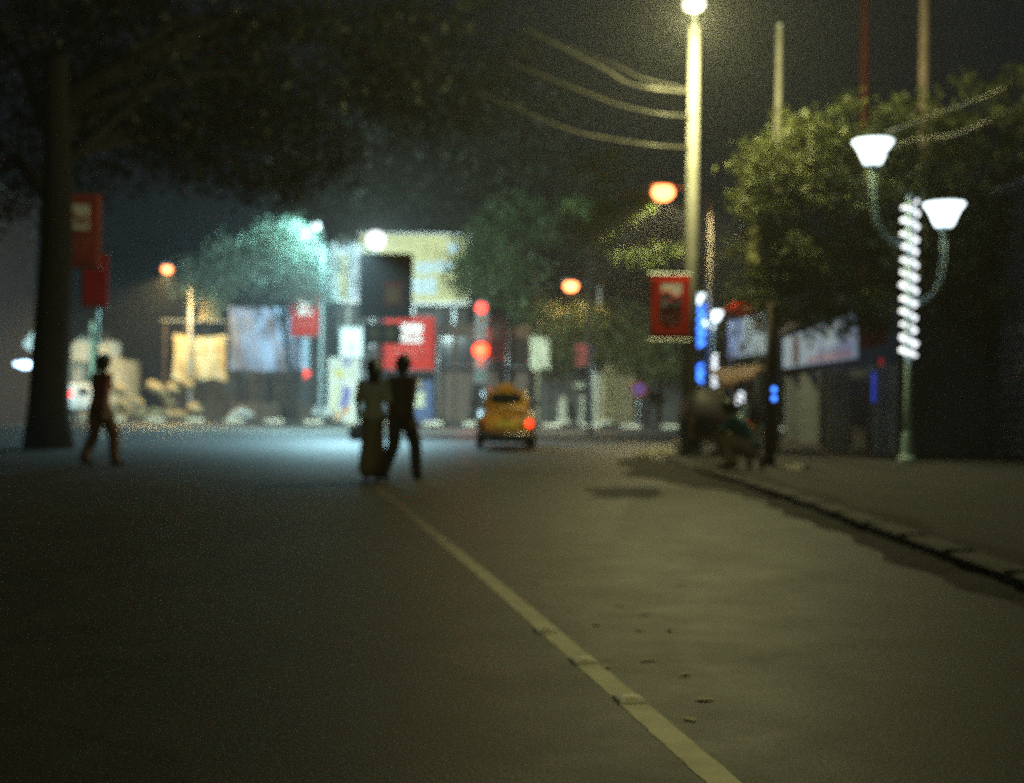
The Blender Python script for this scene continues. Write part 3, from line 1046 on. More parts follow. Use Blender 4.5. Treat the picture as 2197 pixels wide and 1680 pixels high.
def heap(name, px, py, Y, rx, rz, m, label, cat, seed, lumps=9):
    r = random.Random(seed)
    p = at(px, 870, Y)
    t = thing(name, label, cat, (p.x, Y, .12))
    for k in range(lumps):
        q = MB()
        x, y = r.uniform(-rx, rx) * .8, r.uniform(-.5, .5)
        zz = abs(r.gauss(0, .35)) * rz
        a = r.uniform(.28, .5)
        q.lathe([(.03, -a * .45), (a * .7, -a * .4), (a, -a * .1), (a * .95, a * .2), (a * .55, a * .5), (.12, a * .62), (.16, a * .75)], (0, 0, 0), 10)
        for i, v in enumerate(q.v):
            q.v[i] = (v[0] * (1 + .12 * math.sin(9 * v[2] + k)), v[1] * .8, v[2] * (1 + .1 * math.sin(5 * v[0])))
        o = q.build('sack', m, t, True)
        o.location = (x, y, zz + a * .42)
        o.rotation_euler = (r.uniform(-.3, .3), r.uniform(-.5, .5), r.uniform(0, 6))
    return t


M_sack = mat('jute_sack', (.30, .24, .13), .9, .3, 6, bump=.5)
heap('sack_heap', 300, 880, 64.2, 1.9, 2.2, M_sack, 'heap of jute sacks on the far kerb left of the yellow tarpaulin', 'sacks', 21, 16)
heap('sack_heap', 392, 880, 64.4, 1.1, 1.6, M_sack, 'heap of jute sacks below the yellow tarpaulin', 'sacks', 22, 9)
heap('sack_heap', 512, 880, 63.6, .5, .4, mat('white_sack', (.42, .44, .42), .9, .2, 5), 'few pale sacks on the far kerb below the lilac tarpaulin', 'sacks', 23, 3)
heap('sack_heap', 690, 893, 62.4, .45, .2, mat('white_sack', (.42, .44, .42)), 'pale sacks beside the poster panel foot', 'sacks', 24, 3)

# left kiosk and dark left buildings
lk = thing('cream_kiosk', 'two tier cream and teal kiosk behind the parked van at left', 'kiosk', (at(185, 870, 68).x, 68.0, .12))
X0 = lk.location.x
def kz(py, Y=68): return at(185, py, Y).z - .12
def kx(px, Y=68): return at(px, 800, Y).x - X0
MB().box(((kx(110) + kx(255)) / 2, 2, kz(770) / 2), (kx(255) - kx(110), 3.6, kz(770))).build('wall', M_wallc, lk)
MB().add([(kx(157), -.3, kz(775)), (kx(215), -.3, kz(775)), (kx(215), -.3, kz(728)), (kx(172), -.3, kz(724)), (kx(157), -.3, kz(742)),
          (kx(157), 3.5, kz(775)), (kx(215), 3.5, kz(775)), (kx(215), 3.5, kz(728)), (kx(172), 3.5, kz(724)), (kx(157), 3.5, kz(742))],
         [(0, 1, 2, 3, 4), (9, 8, 7, 6, 5)] + [(i, i + 5, (i + 1) % 5 + 5, (i + 1) % 5) for i in range(5)]).build('upper_tier', mat('pale_plaster', (.62, .62, .54), .8, .15, 1), lk)
MB().box(((kx(198) + kx(214)) / 2, -.35, (kz(690) + kz(830)) / 2), (kx(214) - kx(198), .08, kz(690) - kz(830))).build('teal_strip', mat('teal_paint', (.30, .60, .60), .5, .15, 1), lk)
MB().box(((kx(176) + kx(240)) / 2, -.2, kz(718)), (kx(240) - kx(176), .9, .12)).build('canopy', M_dark, lk)
for x in (162, 176, 190):
    MB().box((kx(x), .1, kz(805)), (.18, .2, kz(780) - kz(835))).build('pilaster', mat('pale_plaster', (.62, .62, .54)), lk)

lw = thing('left_building', 'dim red oxide building at the left edge behind the big trunk', 'building', (at(20, 870, 52).x - 2.3, 52.0, .0))
MB().box((-2.2, 3, 5.1), (6.4, 6, 10.2)).build('wall', M_wallr, lw)
MB().box((-2.2, 3, 10.3), (6.8, 6.4, .2)).build('roof', M_wallg, lw)
for k in range(3):
    for j in range(2):
        w_ = MB().box((-4.2 + k * 2, -.03, 4.3 + j * 3), (1.0, .1, 1.5)).build('window', M_glass, lw)
        MB().box((-4.2 + k * 2, -.08, 3.5 + j * 3), (1.2, .16, .08)).build('sill', M_wallg, w_)
t = thing('pale_flag', 'small pale triangular cloth pinned by the left edge lamp', 'flag', at(66, 745, 50.5))
MB().add([(-.35, 0, .1), (.3, 0, 1.0), (.36, 0, -.55), (.05, .05, -.2), (-.35, .03, .1), (.3, .03, 1.0), (.36, .03, -.55), (.05, .08, -.2)], [(0, 3, 2, 1), (4, 5, 6, 7), (0, 1, 5, 4), (1, 2, 6, 5), (2, 3, 7, 6), (3, 0, 4, 7)]).build('cloth', mat('grey_cloth', (.55, .6, .56), .8), t)
MB().tube([(.36, .1, -1.6), (.36, .1, 1.1)], .03, 6).build('stick', M_steel, t)
for px, py, lab, s in ((55, 783, 'bright blue white lamp near the left edge of the street', .3), (37, 781, 'smaller blue white lamp at the very left edge', .14)):
    p = at(px, py, 50)
    t = thing('shop_lamp', lab, 'lamp', p)
    MB().lathe([(.02, -s * .5), (s * .7, -s * .42), (s, 0), (s * .7, s * .42), (.02, s * .5)], (0, 0, 0), 14).build('bulb', E_bwhite, t, True)
    MB().tube([(0, 0, s * .45), (0, 1.0, s * .9), (0, 2.1, s * .9)], .03, 6).build('bracket', M_dark, t)

# right arcade
ar = thing('arcade_building', 'low dark arcade building on the right with long poster fascia', 'building', (7.3, 25.6, .12))
a = Vector((0, 0, 0))
b = Vector((1.35, 12.6, 0))
dirn = (b - a).normalized()
ang = math.atan2(dirn.y, dirn.x)
nrm2 = Vector((dirn.y, -dirn.x, 0))
poly = [(0.9, .15), (6.5, .15), (6.5, 14), (2.2, 14), (2.1, 12.6)]
MB().prism(poly, 0, 3.3).build('wall', M_wallbl, ar)
MB().prism([(-.15, -.1), (6.7, -.1), (6.7, 14.2), (1.35, 14.2), (1.25, 12.9)], 3.3, 3.5).build('roof', M_wallbl, ar)
MB().box((.55, .12, .95), (.5, .5, 1.9), rz=0).build('pillar', mat('grey_pillar', (.36, .40, .46), .85, .25, 1.5), ar)
MB().box((-.05, 1.4, .95), (.42, .42, 1.9)).build('pillar', mat('grey_pillar', (.36, .40, .46)), ar)
for k in range(3):
    MB().box((.55 + .4 * k, 4.5 + 3.6 * k, .95), (.42, .42, 1.9)).build('pillar', mat('grey_pillar', (.36, .40, .46)), ar)
for k in range(4):
    MB().box((1.55 + .35 * k, 1.6 + 3.0 * k, 1.0), (.08, 2.2, 1.9), rz=-.1).build('shop_shutter', M_redd if k % 2 else M_shade, ar)
for z, hh in ((1.45, .5),):
    p0 = at(1832, 795, 25.2)
    MB().box((.28, -.17, 1.42), (.035, .035, .62)).build('blue_light_strip', E_bstrip, ar)
    p1 = at(1893, 805, 25.6) - ar.location
    MB().box((p1.x, .12, p1.z), (.03, .03, .4)).build('blue_light_strip', E_bstrip, ar)
    MB().box((p1.x + .01, .12, p1.z + .28), (.05, .03, .13)).build('red_light', emit('dim_red', (1, .03, .02), .35), ar)


def fascia(px0, t0, b0, px1, t1, b1, Y0, Y1, m, name, label, thick=.08):
    A0, A1 = at(px0, t0, Y0), at(px0, b0, Y0)
    B0, B1 = at(px1, t1, Y1), at(px1, b1, Y1)
    o = Vector((A1.x, A1.y, min(A1.z, B1.z)))
    t = thing(name, label, 'signboard', o)
    n = (B1 - A1).cross(Vector((0, 0, 1))).normalized() * thick
    q = [A1, B1, B0, A0]
    vs = [p - o for p in q] + [p - o - n for p in q]
    MB().add(vs, [(0, 1, 2, 3), (7, 6, 5, 4), (0, 4, 5, 1), (1, 5, 6, 2), (2, 6, 7, 3), (3, 7, 4, 0)]).build('panel', m, t)
    return t, (A1 - o, B1 - o, B0 - o, A0 - o), n / thick


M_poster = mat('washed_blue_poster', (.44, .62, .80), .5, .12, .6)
add_glow(M_poster, .28)
add_glow(mat('pink_wash', (.52, .40, .55), .6), .22)
add_glow(mat('violet_wash', (.38, .46, .74), .6), .25)
add_glow(mat('cool_blue_print', (.42, .60, .76), .6, .12, 2), .22)
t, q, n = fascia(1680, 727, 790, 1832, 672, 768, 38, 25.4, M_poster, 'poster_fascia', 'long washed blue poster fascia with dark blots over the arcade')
def onq(q, u, v):
    return (q[0] * (1 - u) + q[1] * u) * (1 - v) + (q[3] * (1 - u) + q[2] * u) * v
for k, (u0, u1, v0, v1, m) in enumerate([(.2, .3, .05, .97, mat('brown_print', (.16, .09, .05), .6)), (.44, .53, .45, .62, M_shade), (.66, .74, .62, .8, M_shade), (.8, .93, .55, .70, M_shade), (.62, .8, .88, .96, M_shade),
                                         (.45, .99, .03, .20, mat('pink_wash', (.52, .40, .55), .6)), (.6, .99, .20, .38, mat('violet_wash', (.38, .46, .74), .6)), (.36, .46, .72, .82, M_shade)]):
    off = n * (.006 + .003 * k)
    P = [onq(q, u0, v0), onq(q, u1, v0), onq(q, u1, v1), onq(q, u0, v1)]
    if m is M_shade:      # blot: irregular octagon
        cx = sum(P, Vector()) / 4
        P = [cx + (P[1] - P[0]) * .5 * math.cos(s * PI / 4) * rnd.uniform(.7, 1.1) + (P[3] - P[0]) * .5 * math.sin(s * PI / 4) * rnd.uniform(.7, 1.1) for s in range(8)]
    m_ = MB().add([p + off for p in P] + [p + off * .2 for p in P], [tuple(range(len(P)))] + [(i, i + len(P), (i + 1) % len(P) + len(P), (i + 1) % len(P)) for i in range(len(P))])
    m_.build('printed_shape', m, t)
t, q, n = fascia(1834, 690, 752, 1905, 690, 738, 25.5, 25.5, mat('dull_red_fascia', (.34, .05, .07), .6, .3, 1.2), 'red_fascia', 'dim red fascia on the arcade end wall facing the lamp post')
t, q, n = fascia(1563, 690, 768, 1640, 672, 758, 44, 40, mat('cool_blue_print', (.42, .60, .76), .6, .12, 2), 'shop_sign', 'pale blue shop sign with dark blots beyond the far cup lamps')
for k, (u0, u1, v0, v1) in enumerate([(.35, .5, .1, .35), (.55, .62, .3, .9), (.7, .95, .55, .95), (.1, .25, .6, .75)]):
    P = [onq(q, u0, v0), onq(q, u1, v0), onq(q, u1, v1), onq(q, u0, v1)]
    MB().add([p + n * .01 for p in P] + [p for p in P], [(0, 1, 2, 3), (0, 4, 5, 1), (1, 5, 6, 2), (2, 6, 7, 3), (3, 7, 4, 0)]).build('printed_shape', mat('grey_green_print', (.12, .16, .16), .6), t)
MB().lathe([(.05, 0), (.55, .05), (.62, .25), (.3, .5), (.05, .55)], at(1586, 668, 43) - t.location - Vector((0, 0, .2)), 14).build('red_cap', M_red, t, True)
for s_ in (.15, .85):
    p = onq(q, s_, .0)
    MB().tube([(p.x, p.y + .15, p.z + .3), (p.x, p.y + .15, -t.location.z + .1)], .06, 8).build('post', M_steel, t)

nb = thing('near_building', 'dark blue grey building at the right edge behind the cup lamp post', 'building', (9.9, 17, .12))
MB().box((3, 0, 2.6), (6, 16, 5.2)).build('wall', M_wallbl, nb)
MB().box((2.9, 0, 5.28), (6.6, 16.4, .16)).build('roof', M_wallbl, nb)
for k in range(4):
    s_ = MB().box((-.04, -6 + 4 * k, 1.35), (.1, 2.6, 2.6)).build('shutter', mat('shutter_grey', (.10, .11, .12)), nb)
    for j in range(11):
        MB().box((-.11, -6 + 4 * k, .15 + .23 * j), (.03, 2.5, .1), ry=.3).build('slat', mat('shutter_grey', (.10, .11, .12)), s_)

# yellow vertical sign high on the right
t = thing('vertical_sign', 'narrow yellowish vertical sign hanging in the right tree', 'sign', at(1617, 590, 31))
MB().add([(-.16, 0, 0), (.1, 0, .25), (.16, 0, 1.25), (-.16, 0, 1.2), (-.16, .06, 0), (.1, .06, .25), (.16, .06, 1.25), (-.16, .06, 1.2)], [(0, 1, 2, 3), (7, 6, 5, 4), (0, 4, 5, 1), (1, 5, 6, 2), (2, 6, 7, 3), (3, 7, 4, 0)]).build('panel', mat('yellow_sign', (.5, .46, .22), .6, .3, 1.5), t)
MB().tube([(.1, .1, 1.2), (.9, .5, 1.3)], .02, 6).build('bracket', M_dark, t)


# ================================================================== POLES, LAMPS, BANNERS
def street_lamp(name, label, base, top_z, head, col_e, power, col, r=.09, pole_m=None, head_s=1.0, spot=None, group=None, globe=False):
    """tapered pole with an arm that ends in a cobra head lamp at world point head"""
    base = Vector(base)
    t = thing(name, label, 'street lamp', base, 0, group)
    h = Vector(head) - base
    MB().tube([(0, 0, 0), (0, 0, top_z * .5), (0, 0, top_z)], [r * 1.5, r * 1.2, r], 12).build('pole', pole_m or M_conc, t, True)
    MB().box((0, 0, .15), (r * 4.5, r * 4.5, .3), bev=.03).build('base', M_conc, t)
    d = Vector((h.x, h.y, 0))
    u = d.normalized() if d.length > .01 else Vector((0, -1, 0))
    e = h - u * .3 * head_s + Vector((0, 0, .06))
    MB().tube([(0, 0, top_z - .5), Vector((0, 0, top_z - .1)) + u * .12, Vector((0, 0, top_z + .1)).lerp(e, .45) + Vector((0, 0, .08)), e], [.045, .042, .038, .035], 8).build('arm', M_steel, t, True)
    hd = MB()
    hw = .16 * head_s
    rings = []
    for s_, w_, hh in ((-.35, .05, .05), (-.2, .12, .10), (0, .17, .14), (.25, .16, .12), (.38, .05, .04)):
        c = h + u * s_ * head_s + Vector((0, 0, .06))
        side = Vector((-u.y, u.x, 0))
        rings.append([c + side * (math.cos(a) * w_ * head_s) + Vector((0, 0, max(0, math.sin(a)) * hh * head_s + min(0, math.sin(a)) * .02)) for a in [2 * PI * k / 10 for k in range(10)]])
    hd.loft(rings).build('lamp_head', M_steel, t, True)
    ln = MB()
    prof = [(.17 * head_s, 0), (.16 * head_s, -.05 * head_s), (.11 * head_s, -.10 * head_s), (.03 * head_s, -.125 * head_s)]
    if globe:
        prof = [(.17 * head_s, 0), (.22 * head_s, -.06 * head_s), (.23 * head_s, -.14 * head_s), (.18 * head_s, -.22 * head_s), (.10 * head_s, -.27 * head_s), (.02 * head_s, -.285 * head_s)]
    ln.lathe(prof, h + Vector((0, 0, .03)), 14)
    ln.build('lens', col_e, t, True)
    if power:
        lamp('lamp_light', h + Vector((0, 0, -.16 * head_s - .04 - (.1 if globe else 0))), power, col, t, .10, *(spot or (None, None)))
    return t


# main lamp: its pole runs up out of the frame
mb_ = ground(1477, 985)
MP = Vector((mb_.x, mb_.y, .12))
mh = at(1489, 10, mb_.y - 1.9)
main = street_lamp('main_street_lamp', 'tall concrete street lamp with glaring head at the top of the picture', MP, mh.z + .05, mh, E_main, 2050, (1.0, .95, .42), .11, mat('pale_pole', (.30, .29, .25), .75, .15, 3), 1.3)
# the next lamp of the same row stands on the same kerb behind the photographer
nh = Vector((2.6, -3.6, 9.0))
street_lamp('main_street_lamp', 'second tall concrete street lamp of the row, on the near right kerb', (3.5, -3.2, .12), 9.0, nh, E_main, 680, (1.0, .94, .34), .10, mat('pale_pole', (.30, .29, .25)), 1.3, spot=(100, (-.20, .80, -1)))
# sodium lamps
p = at(1423, 403, 44)
b_ = at(1523, 870, 44)
street_lamp('sodium_lamp', 'biggest orange sodium street lamp, below and left of the glaring head', (b_.x, 44.3, .0), p.z - .35, p, E_sod, 14000, (1, .84, .42), .085, head_s=1.75, globe=True, spot=(164, (0, 0, -1)), group='sodium street lamps')
p = at(1225, 608, 63)
street_lamp('sodium_lamp', 'orange sodium street lamp above the pale far columns', (p.x + 1.6, 64.4, .12), p.z - .1, p, E_sod, 3000, (1, .68, .27), .075, head_s=1.6, globe=True, spot=(160, (0, 0, -1)), group='sodium street lamps')
p = at(1377, 694, 92)
street_lamp('sodium_lamp', 'smallest and farthest orange street lamp, left of the tall red banner', (p.x - .4, 93.6, .0), p.z + .1, p, emit('far_sodium', (1, .62, .45), 2.4), 300, (1, .62, .3), .08, head_s=1.2, group='sodium street lamps')
p = at(359, 574, 64)
street_lamp('sodium_lamp', 'orange sodium street lamp alone in the dark at left', (p.x + .9, 65.4, .12), p.z + .1, p, E_sod, 5500, (1, .74, .32), .075, head_s=1.2, globe=True, spot=(160, (0, 0, -1)), group='sodium street lamps')

# hoarding on a post with flood lamp on top
HYY = 42.0
hz = thing('hoarding', 'dark hoarding on a post seen from behind with floodlight on top', 'hoarding', (at(822, 870, HYY).x, HYY, 0))
def hp(px, py): 
    v = at(px, py, HYY) - Vector(hz.location); return v
c, w, h = rect(776, 547, 880, 680, HYY)
cl = c - Vector(hz.location)
MB().box((cl.x, 0, cl.z), (w, .10, h)).build('back_panel', mat('hoarding_back', (.055, .042, .038), .8, .3, 2), hz)
fr = MB()
for s_ in (-1, 1):
    fr.box((cl.x + s_ * (w / 2 + .03), 0, cl.z), (.06, .16, h + .12))
fr.box((cl.x, 0, cl.z + h / 2 + .03), (w, .16, .06)); fr.box((cl.x, 0, cl.z - h / 2 - .03), (w, .16, .06))
fr.build('frame', M_dark, hz)
c3, w3, h3 = rect(825, 605, 862, 655, HYY)
MB().box((c3.x - hz.location.x, -.075, c3.z), (w3, .03, h3)).build('red_sticker', M_red, hz)
MB().box((c3.x - hz.location.x, -.095, c3.z - .05), (w3 * .75, .02, h3 * .7)).build('ochre_sticker', mat('ochre_print', (.38, .30, .12)), hz)
c4, w4, h4 = rect(782, 694, 860, 738, HYY)
lb = MB().box((c4.x - hz.location.x, -.02, c4.z), (w4, .2, h4)).build('lower_board', M_dark, hz)
for s_ in (-.22, .22):
    MB().lathe([(.02, 0), (.2, 0), (.2, .03), (.02, .04)], (c4.x - hz.location.x + s_ * w4, -.16, c4.z), 18, 'Y').build('round_plate', mat('round_plate', (.32, .32, .24), .6), lb)
MB().tube([(-.1, .12, 0), (-.1, .12, cl.z + h / 2)], [.1, .08], 10).build('post', M_dark, hz, True)
fl = at(806, 516, HYY)
ft = thing('flood_lamp', 'glaring cyan white floodlight on top of the dark hoarding', 'flood lamp', (fl.x, HYY + .05, fl.z))
FD = Vector((-.12, 1, -.22)).normalized()
MB().lathe([(.02, -.30), (.19, -.26), (.31, -.10), (.34, .06), (.28, .22), (.13, .32), (.02, .34)], (0, -.02, 0), 16).build('globe', E_flood, ft, True)
MB().tube([(0, 0, -.5), (0, 0, -.24)], .05, 8).build('stem', M_steel, ft)
lamp('flood_light', (0, .46, -.05), 24000, (.72, 1.0, .97), ft, .14, 160, FD, .5)
lamp('flood_light', (-.66, .14, -.05), 10000, (.48, .87, 1.0), ft, .14, 165, (-.22, .05, -1), .35)
MB().box((-.52, .12, .1), (.42, .07, .07)).build('side_arm', M_steel, ft)
MB().lathe([(.14, .0), (.12, .12), (.03, .16)], (-.66, .14, .06), 14).build('side_shade', M_steel, ft, True)

# small flood on pole at left of billboard
sp = at(688, 870, 62.0)
tp = thing('flood_pole', 'pale blue pole with small square floodlight left of the white signboard', 'pole', (sp.x, 62, .12))
fz = at(680, 487, 62) - tp.location
MB().tube([(0, 0, 0), (0, 0, fz.z - .2)], [.11, .07], 10).build('pole', M_paint, tp, True)
MB().tube([(0, 0, fz.z - .9), (-1.2, .1, fz.z - 1.25), (-2.0, .2, fz.z - 1.45)], .035, 6).build('arm', M_steel, tp)
MB().box((fz.x, -.02, fz.z), (.5, .22, .46), ry=-.3, bev=.03).build('flood_housing', M_steel, tp)
MB().box((fz.x, -.145, fz.z), (.38, .03, .34), ry=-.3).build('flood_glass', E_floods, tp)
lamp('flood_light', (fz.x - .1, -.45, fz.z - .1), 17000, (.45, .88, 1.0), tp, .12, 150, (-.55, -.25, -.75), .6)

# banners
banner(625, 632, 684, 722, 61.6, 'red banner with white emblem on the pale blue flood pole')
t_b = banner(812, 677, 932, 795, 61.3, 'large bright red banner with white emblem left of the traffic light')
banner(1043, 680, 1085, 772, 62.4, 'red banner with white emblem directly behind the traffic light')
banner(1234, 734, 1268, 786, 62.6, 'small dark red banner among the leaves above the pale columns', M_redd, logo=False)
banner(1396, 588, 1479, 730, 23.75, 'tall red banner with blue white emblem on the glaring lamp pole')
banner(114, 414, 215, 577, 29.4, 'large dim red banner hanging on the big left trunk', M_redd)
banner(176, 545, 231, 660, 33.0, 'red banner with white top below the big dim banner at left', logo=False)
pt = thing('banner_pole', 'pale teal pole under the lower left red banner', 'pole', (at(205, 870, 33.2).x, 33.2, 0))
MB().tube([(0, 0, 0), (0, 0, at(205, 535, 33.2).z)], [.08, .06], 10).build('shaft', mat('teal_paint', (.30, .60, .60)), pt, True)
MB().box((0, 0, .1), (.3, .3, .2), bev=.02).build('base', M_conc, pt)
c, w, h = rect(180, 580, 214, 596, 32.9)
# posts for floor-standing banners
for px, Y, top, lab in ((938, 61.5, 660, 'thin steel post carrying the large bright red banner'), (1088, 62.6, 670, 'thin steel post carrying the red banner behind the traffic light'), (1271, 62.8, 725, 'thin steel post carrying the small dark red banner')):
    t = thing('banner_post', lab, 'post', (at(px, 870, Y).x, Y + .02, .12))
    MB().tube([(0, 0, 0), (0, 0, at(px, top, Y).z)], [.06, .05], 8).build('shaft', M_steel, t, True)
    MB().box((0, 0, .05), (.26, .26, .1)).build('base_plate', M_steel, t)

# traffic light
TY = 58.5
tl = thing('traffic_light', 'traffic light with two glowing red lamps above the taxi', 'traffic light', (at(1030, 870, TY).x, TY, 0))
def tz(py): return at(1030, py, TY).z
MB().tube([(0, .2, 0), (0, .2, tz(640))], [.09, .07], 10).build('pole', M_dark, tl, True)
for zc in (752, 661):
    z = tz(zc)
    hb = MB().box((0, 0, z - .62), (.62, .28, 1.95), bev=.03).build('signal_head', M_dark, tl)
    for k in range(3):
        zz = z - .62 * k
        hd = MB().lathe([(.36, -.26), (.37, -.26), (.37, -.14), (.36, -.14)], (0, 0, zz), 16, 'Y', False, False)
        hd.build('visor', M_dark, hb)
        big = zc == 752
        mm = (E_redh if big else E_red) if k == 0 else (mat('amber_lens_off', (.12, .06, .01), .3) if k == 1 else mat('green_lens_off', (.01, .06, .03), .3))
        rr_ = ((.34 if big else .25) if k == 0 else .18)
        MB().lathe([(.02, -.19), (rr_ * .7, -.175), (rr_, -.145), (rr_, -.12)], (0, 0, zz), 18, 'Y').build('lens', mm, hb, True)
MB().box((0, 0, .15), (.5, .5, .3), bev=.03).build('base', M_conc, tl)
lamp('signal_light', (0, -.55, tz(752)), 260, (1, .05, .015), tl, .1)

# small red triangle signal below the red banner, with its blue grey panel
t = thing('warning_lamp', 'small glowing red triangle on a blue grey post below the red banner', 'lamp', (at(653, 870, 61).x, 61.2, .12))
MB().box((0, .05, at(653, 757, 61).z - .12), (.34, .08, 1.6)).build('blue_panel', mat('blue_grey_paint', (.24, .36, .46), .5), t)
MB().tube([(.05, .08, 0), (.05, .08, at(653, 790, 61).z)], .05, 8).build('post', M_dark, t)
zc = at(658, 801, 61).z - .12
MB().loft([[(-.05, -.02, zc + .28), (.32, -.02, zc), (-.1, -.02, zc - .3)], [(-.05, .03, zc + .28), (.32, .03, zc), (-.1, .03, zc - .3)]]).build('triangle', emit('red_triangle', (1, .05, .03), 1.1), t)

# ------------------------------------------------------------------ cup lamps
CAP = MB()
CAP.capsule((0, -.05, 0), .030, (0, .05, 0), .030, 8)
CAPm = CAP.mesh('light_bulb', E_led, True)
CAPb = CAP.mesh('light_bulb', E_bled, True)
CUPo = [(.11, -.36), (.15, -.355), (.19, -.27), (.24, -.15), (.30, -.04), (.36, .03), (.36, .05), (.32, .03), (.0, .01)]


def cup(t, p, s=1.0):
    k = MB().lathe([(r * s, z * s) for r, z in CUPo], p, 22, cap0=True, cap1=False).build('lamp_cup', E_cup, t, True)
    MB().lathe([(.05 * s, -.46 * s), (.10 * s, -.43 * s), (.10 * s, -.362 * s)], p, 14).build('cup_collar', M_paint, k, True)
    MB().tube([Vector(p) + Vector((.02 * s, 0, .02 * s)), Vector(p) + Vector((.07 * s, 0, .13 * s))], .012 * s, 6).build('finial', M_steel, k)


def helix(t, x, y, z0, z1, R, pitch, m, per=6, sc=1.0):
    n = int((z1 - z0) / pitch * per)
    for k in range(n):
        a = 2 * PI * k / per
        z = z1 - (z1 - z0) * k / n
        o = link('light_bulb', m, t)
        z += rnd.uniform(-.012, .012)
        o.location = (x + R * math.cos(a) * rnd.uniform(.9, 1.1), y + R * math.sin(a), z)
        tg = Vector((-math.sin(a) * R * 2 * PI, math.cos(a) * R * 2 * PI, -pitch * 1.5))
        o.rotation_euler = tg.to_track_quat('Y', 'Z').to_euler()
        q_ = sc * rnd.uniform(.75, 1.15)
        o.scale = (q_, q_ * rnd.uniform(.8, 1.2), q_)


LY = 22.0
lb_ = Vector((at(1946, 1000, LY).x, LY, .12))
lp = thing('cup_lamp_post', 'near twin cup lamp post wound with a spiral of white lights', 'lamp post', lb_)
def lpz(px, py):
    v = at(px, py, LY) - lb_; v.y = 0; return v
top = lpz(1952, 425)
MB().tube([(0, 0, 0), (0, 0, 1.2), (top.x, 0, top.z)], [.075, .06, .05], 12).build('pole', M_paint, lp, True)
MB().lathe([(.16, 0), (.16, .08), (.11, .12), (.09, .5), (.08, .55)], (0, 0, 0), 14).build('base', M_paint, lp)
MB().lathe([(.05, 0), (.07, .03), (.03, .08), (.01, .14)], (top.x, 0, top.z), 10).build('finial', M_paint, lp)
cupA, cupB = lpz(1873, 309), lpz(2026, 443)
for cpos, path in ((cupA, [(1873, 350), (1874, 430), (1880, 475), (1895, 503), (1918, 520), (1945, 527)]), (cupB, [(2026, 484), (2025, 560), (2018, 603), (2003, 630), (1983, 645), (1950, 648)])):
    for off in (-.045, .045):
        P = []
        for i, (x_, y_) in enumerate(path):
            v = lpz(x_, y_)
            nx_ = off * (1 if i < 3 else .8)
            P.append(Vector((v.x + (nx_ if i < 4 else nx_ * .3), off * .6, v.z + (0 if i < 3 else off * .9 * (1 if cpos is cupA else 1)))))
        MB().tube(P, .018, 8).build('arm_rod', M_paint, lp, True)
    cup(lp, cpos, 1.0)
helix(lp, top.x * .6, 0, lpz(1946, 766).z, lpz(1952, 432).z, .13, .235, CAPm, 5, .95)

def far_post(px, ptop, Y, cups, label, ledspec, box=None):
    p = at(px, 870, Y)
    base = Vector((p.x, Y, .12))
    t = thing('cup_lamp_post', label, 'lamp post', base)
    tp_ = at(px, ptop, Y) - base
    MB().tube([(0, 0, 0), (0, 0, tp_.z)], [.08, .06], 10).build('pole', mat('blue_grey_paint', (.24, .36, .46)), t, True)
    MB().lathe([(.16, 0), (.16, .08), (.10, .12), (.09, .5), (.085, .55)], (0, 0, 0), 12).build('base', M_paint, t)
    for (x_, y_, s_) in cups:
        v = at(x_, y_, Y) - base
        v.y = -.02
        cup(t, v, s_)
        if abs(v.x) > .12:
            MB().tube([(v.x, 0, v.z - .3 * s_), (v.x, 0, v.z - .6), (v.x * .6, 0, v.z - .95), (0, 0, v.z - 1.05)], .022, 6).build('arm_rod', M_paint, t, True)
    for (y0, y1, R, pitch, m, per, off) in ledspec:
        z0, z1 = (at(px, y1, Y) - base).z, (at(px, y0, Y) - base).z
        helix(t, off, -.0, z0, z1, R, pitch, m, per, 1.5)
    if box:
        c_, w_, h_ = rect(*box, Y)
        v = c_ - base
        MB().box((v.x, -.15, v.z), (w_, .2, h_), bev=.02).build('meter_box', mat('blue_box', (.10, .12, .55), .5), t)
    return t


far_post(1492, 640, 44, [(1494, 634, .88)], 'far cup lamp post with blue lights and a blue box', [(657, 745, .13, .32, CAPb, 4, .12), (783, 823, .12, .3, CAPb, 4, .10)], (1468, 792, 1494, 820))
far_post(1527, 668, 50, [(1534, 671, .98), (1517, 690, .5), (1524, 701, .55)], 'far cup lamp post wound with white lights beside the blue one', [(762, 830, .15, .24, CAPm, 6, 0)])
far_post(1588, 846, 70, [(1590, 842, .3)], 'tiny distant post wound with white lights under the stall awning', [(847, 872, .16, .3, CAPm, 6, 0)])

# utility poles
up = thing('utility_pole', 'slim pale utility pole rising behind the left side of the right tree', 'pole', (at(1660, 870, 27).x, 27.0, .1))
ub = Vector(up.location)
utop = at(1673, 58, 27) - ub
MB().tube([(0, 0, 0), utop * .5, utop], [.13, .10, .065], 12).build('shaft', mat('pale_pole', (.30, .29, .25)), up, True)
MB().lathe([(.075, 0), (.08, .04), (.02, .09)], utop, 12).build('cap', M_steel, up)
dp_ = ground(1650, 1012)
up = thing('dark_post', 'dark timber post with two small blue lights on the right pavement', 'post', (dp_.x, dp_.y, .1))
ub = Vector(up.location)
zt_ = (at(1650, 650, ub.y) - ub).z
MB().tube([(0, 0, 0), (.01, 0, zt_ * .5), (.03, 0, zt_)], [.11, .10, .085], 10).build('shaft', M_brown, up, True)
for py in (836, 855):
    v = at(1657, py, ub.y) - ub
    MB().lathe([(.01, -.04), (.035, -.02), (.035, .02), (.01, .04)], (v.x, -.14, v.z), 10).build('blue_light', E_bled, up, True)
t = thing('utility_pole', 'pale rust streaked pole rising above the right tree', 'pole', (at(1975, 870, 29).x, 29, .12))
v = at(1984, 20, 29) - t.location
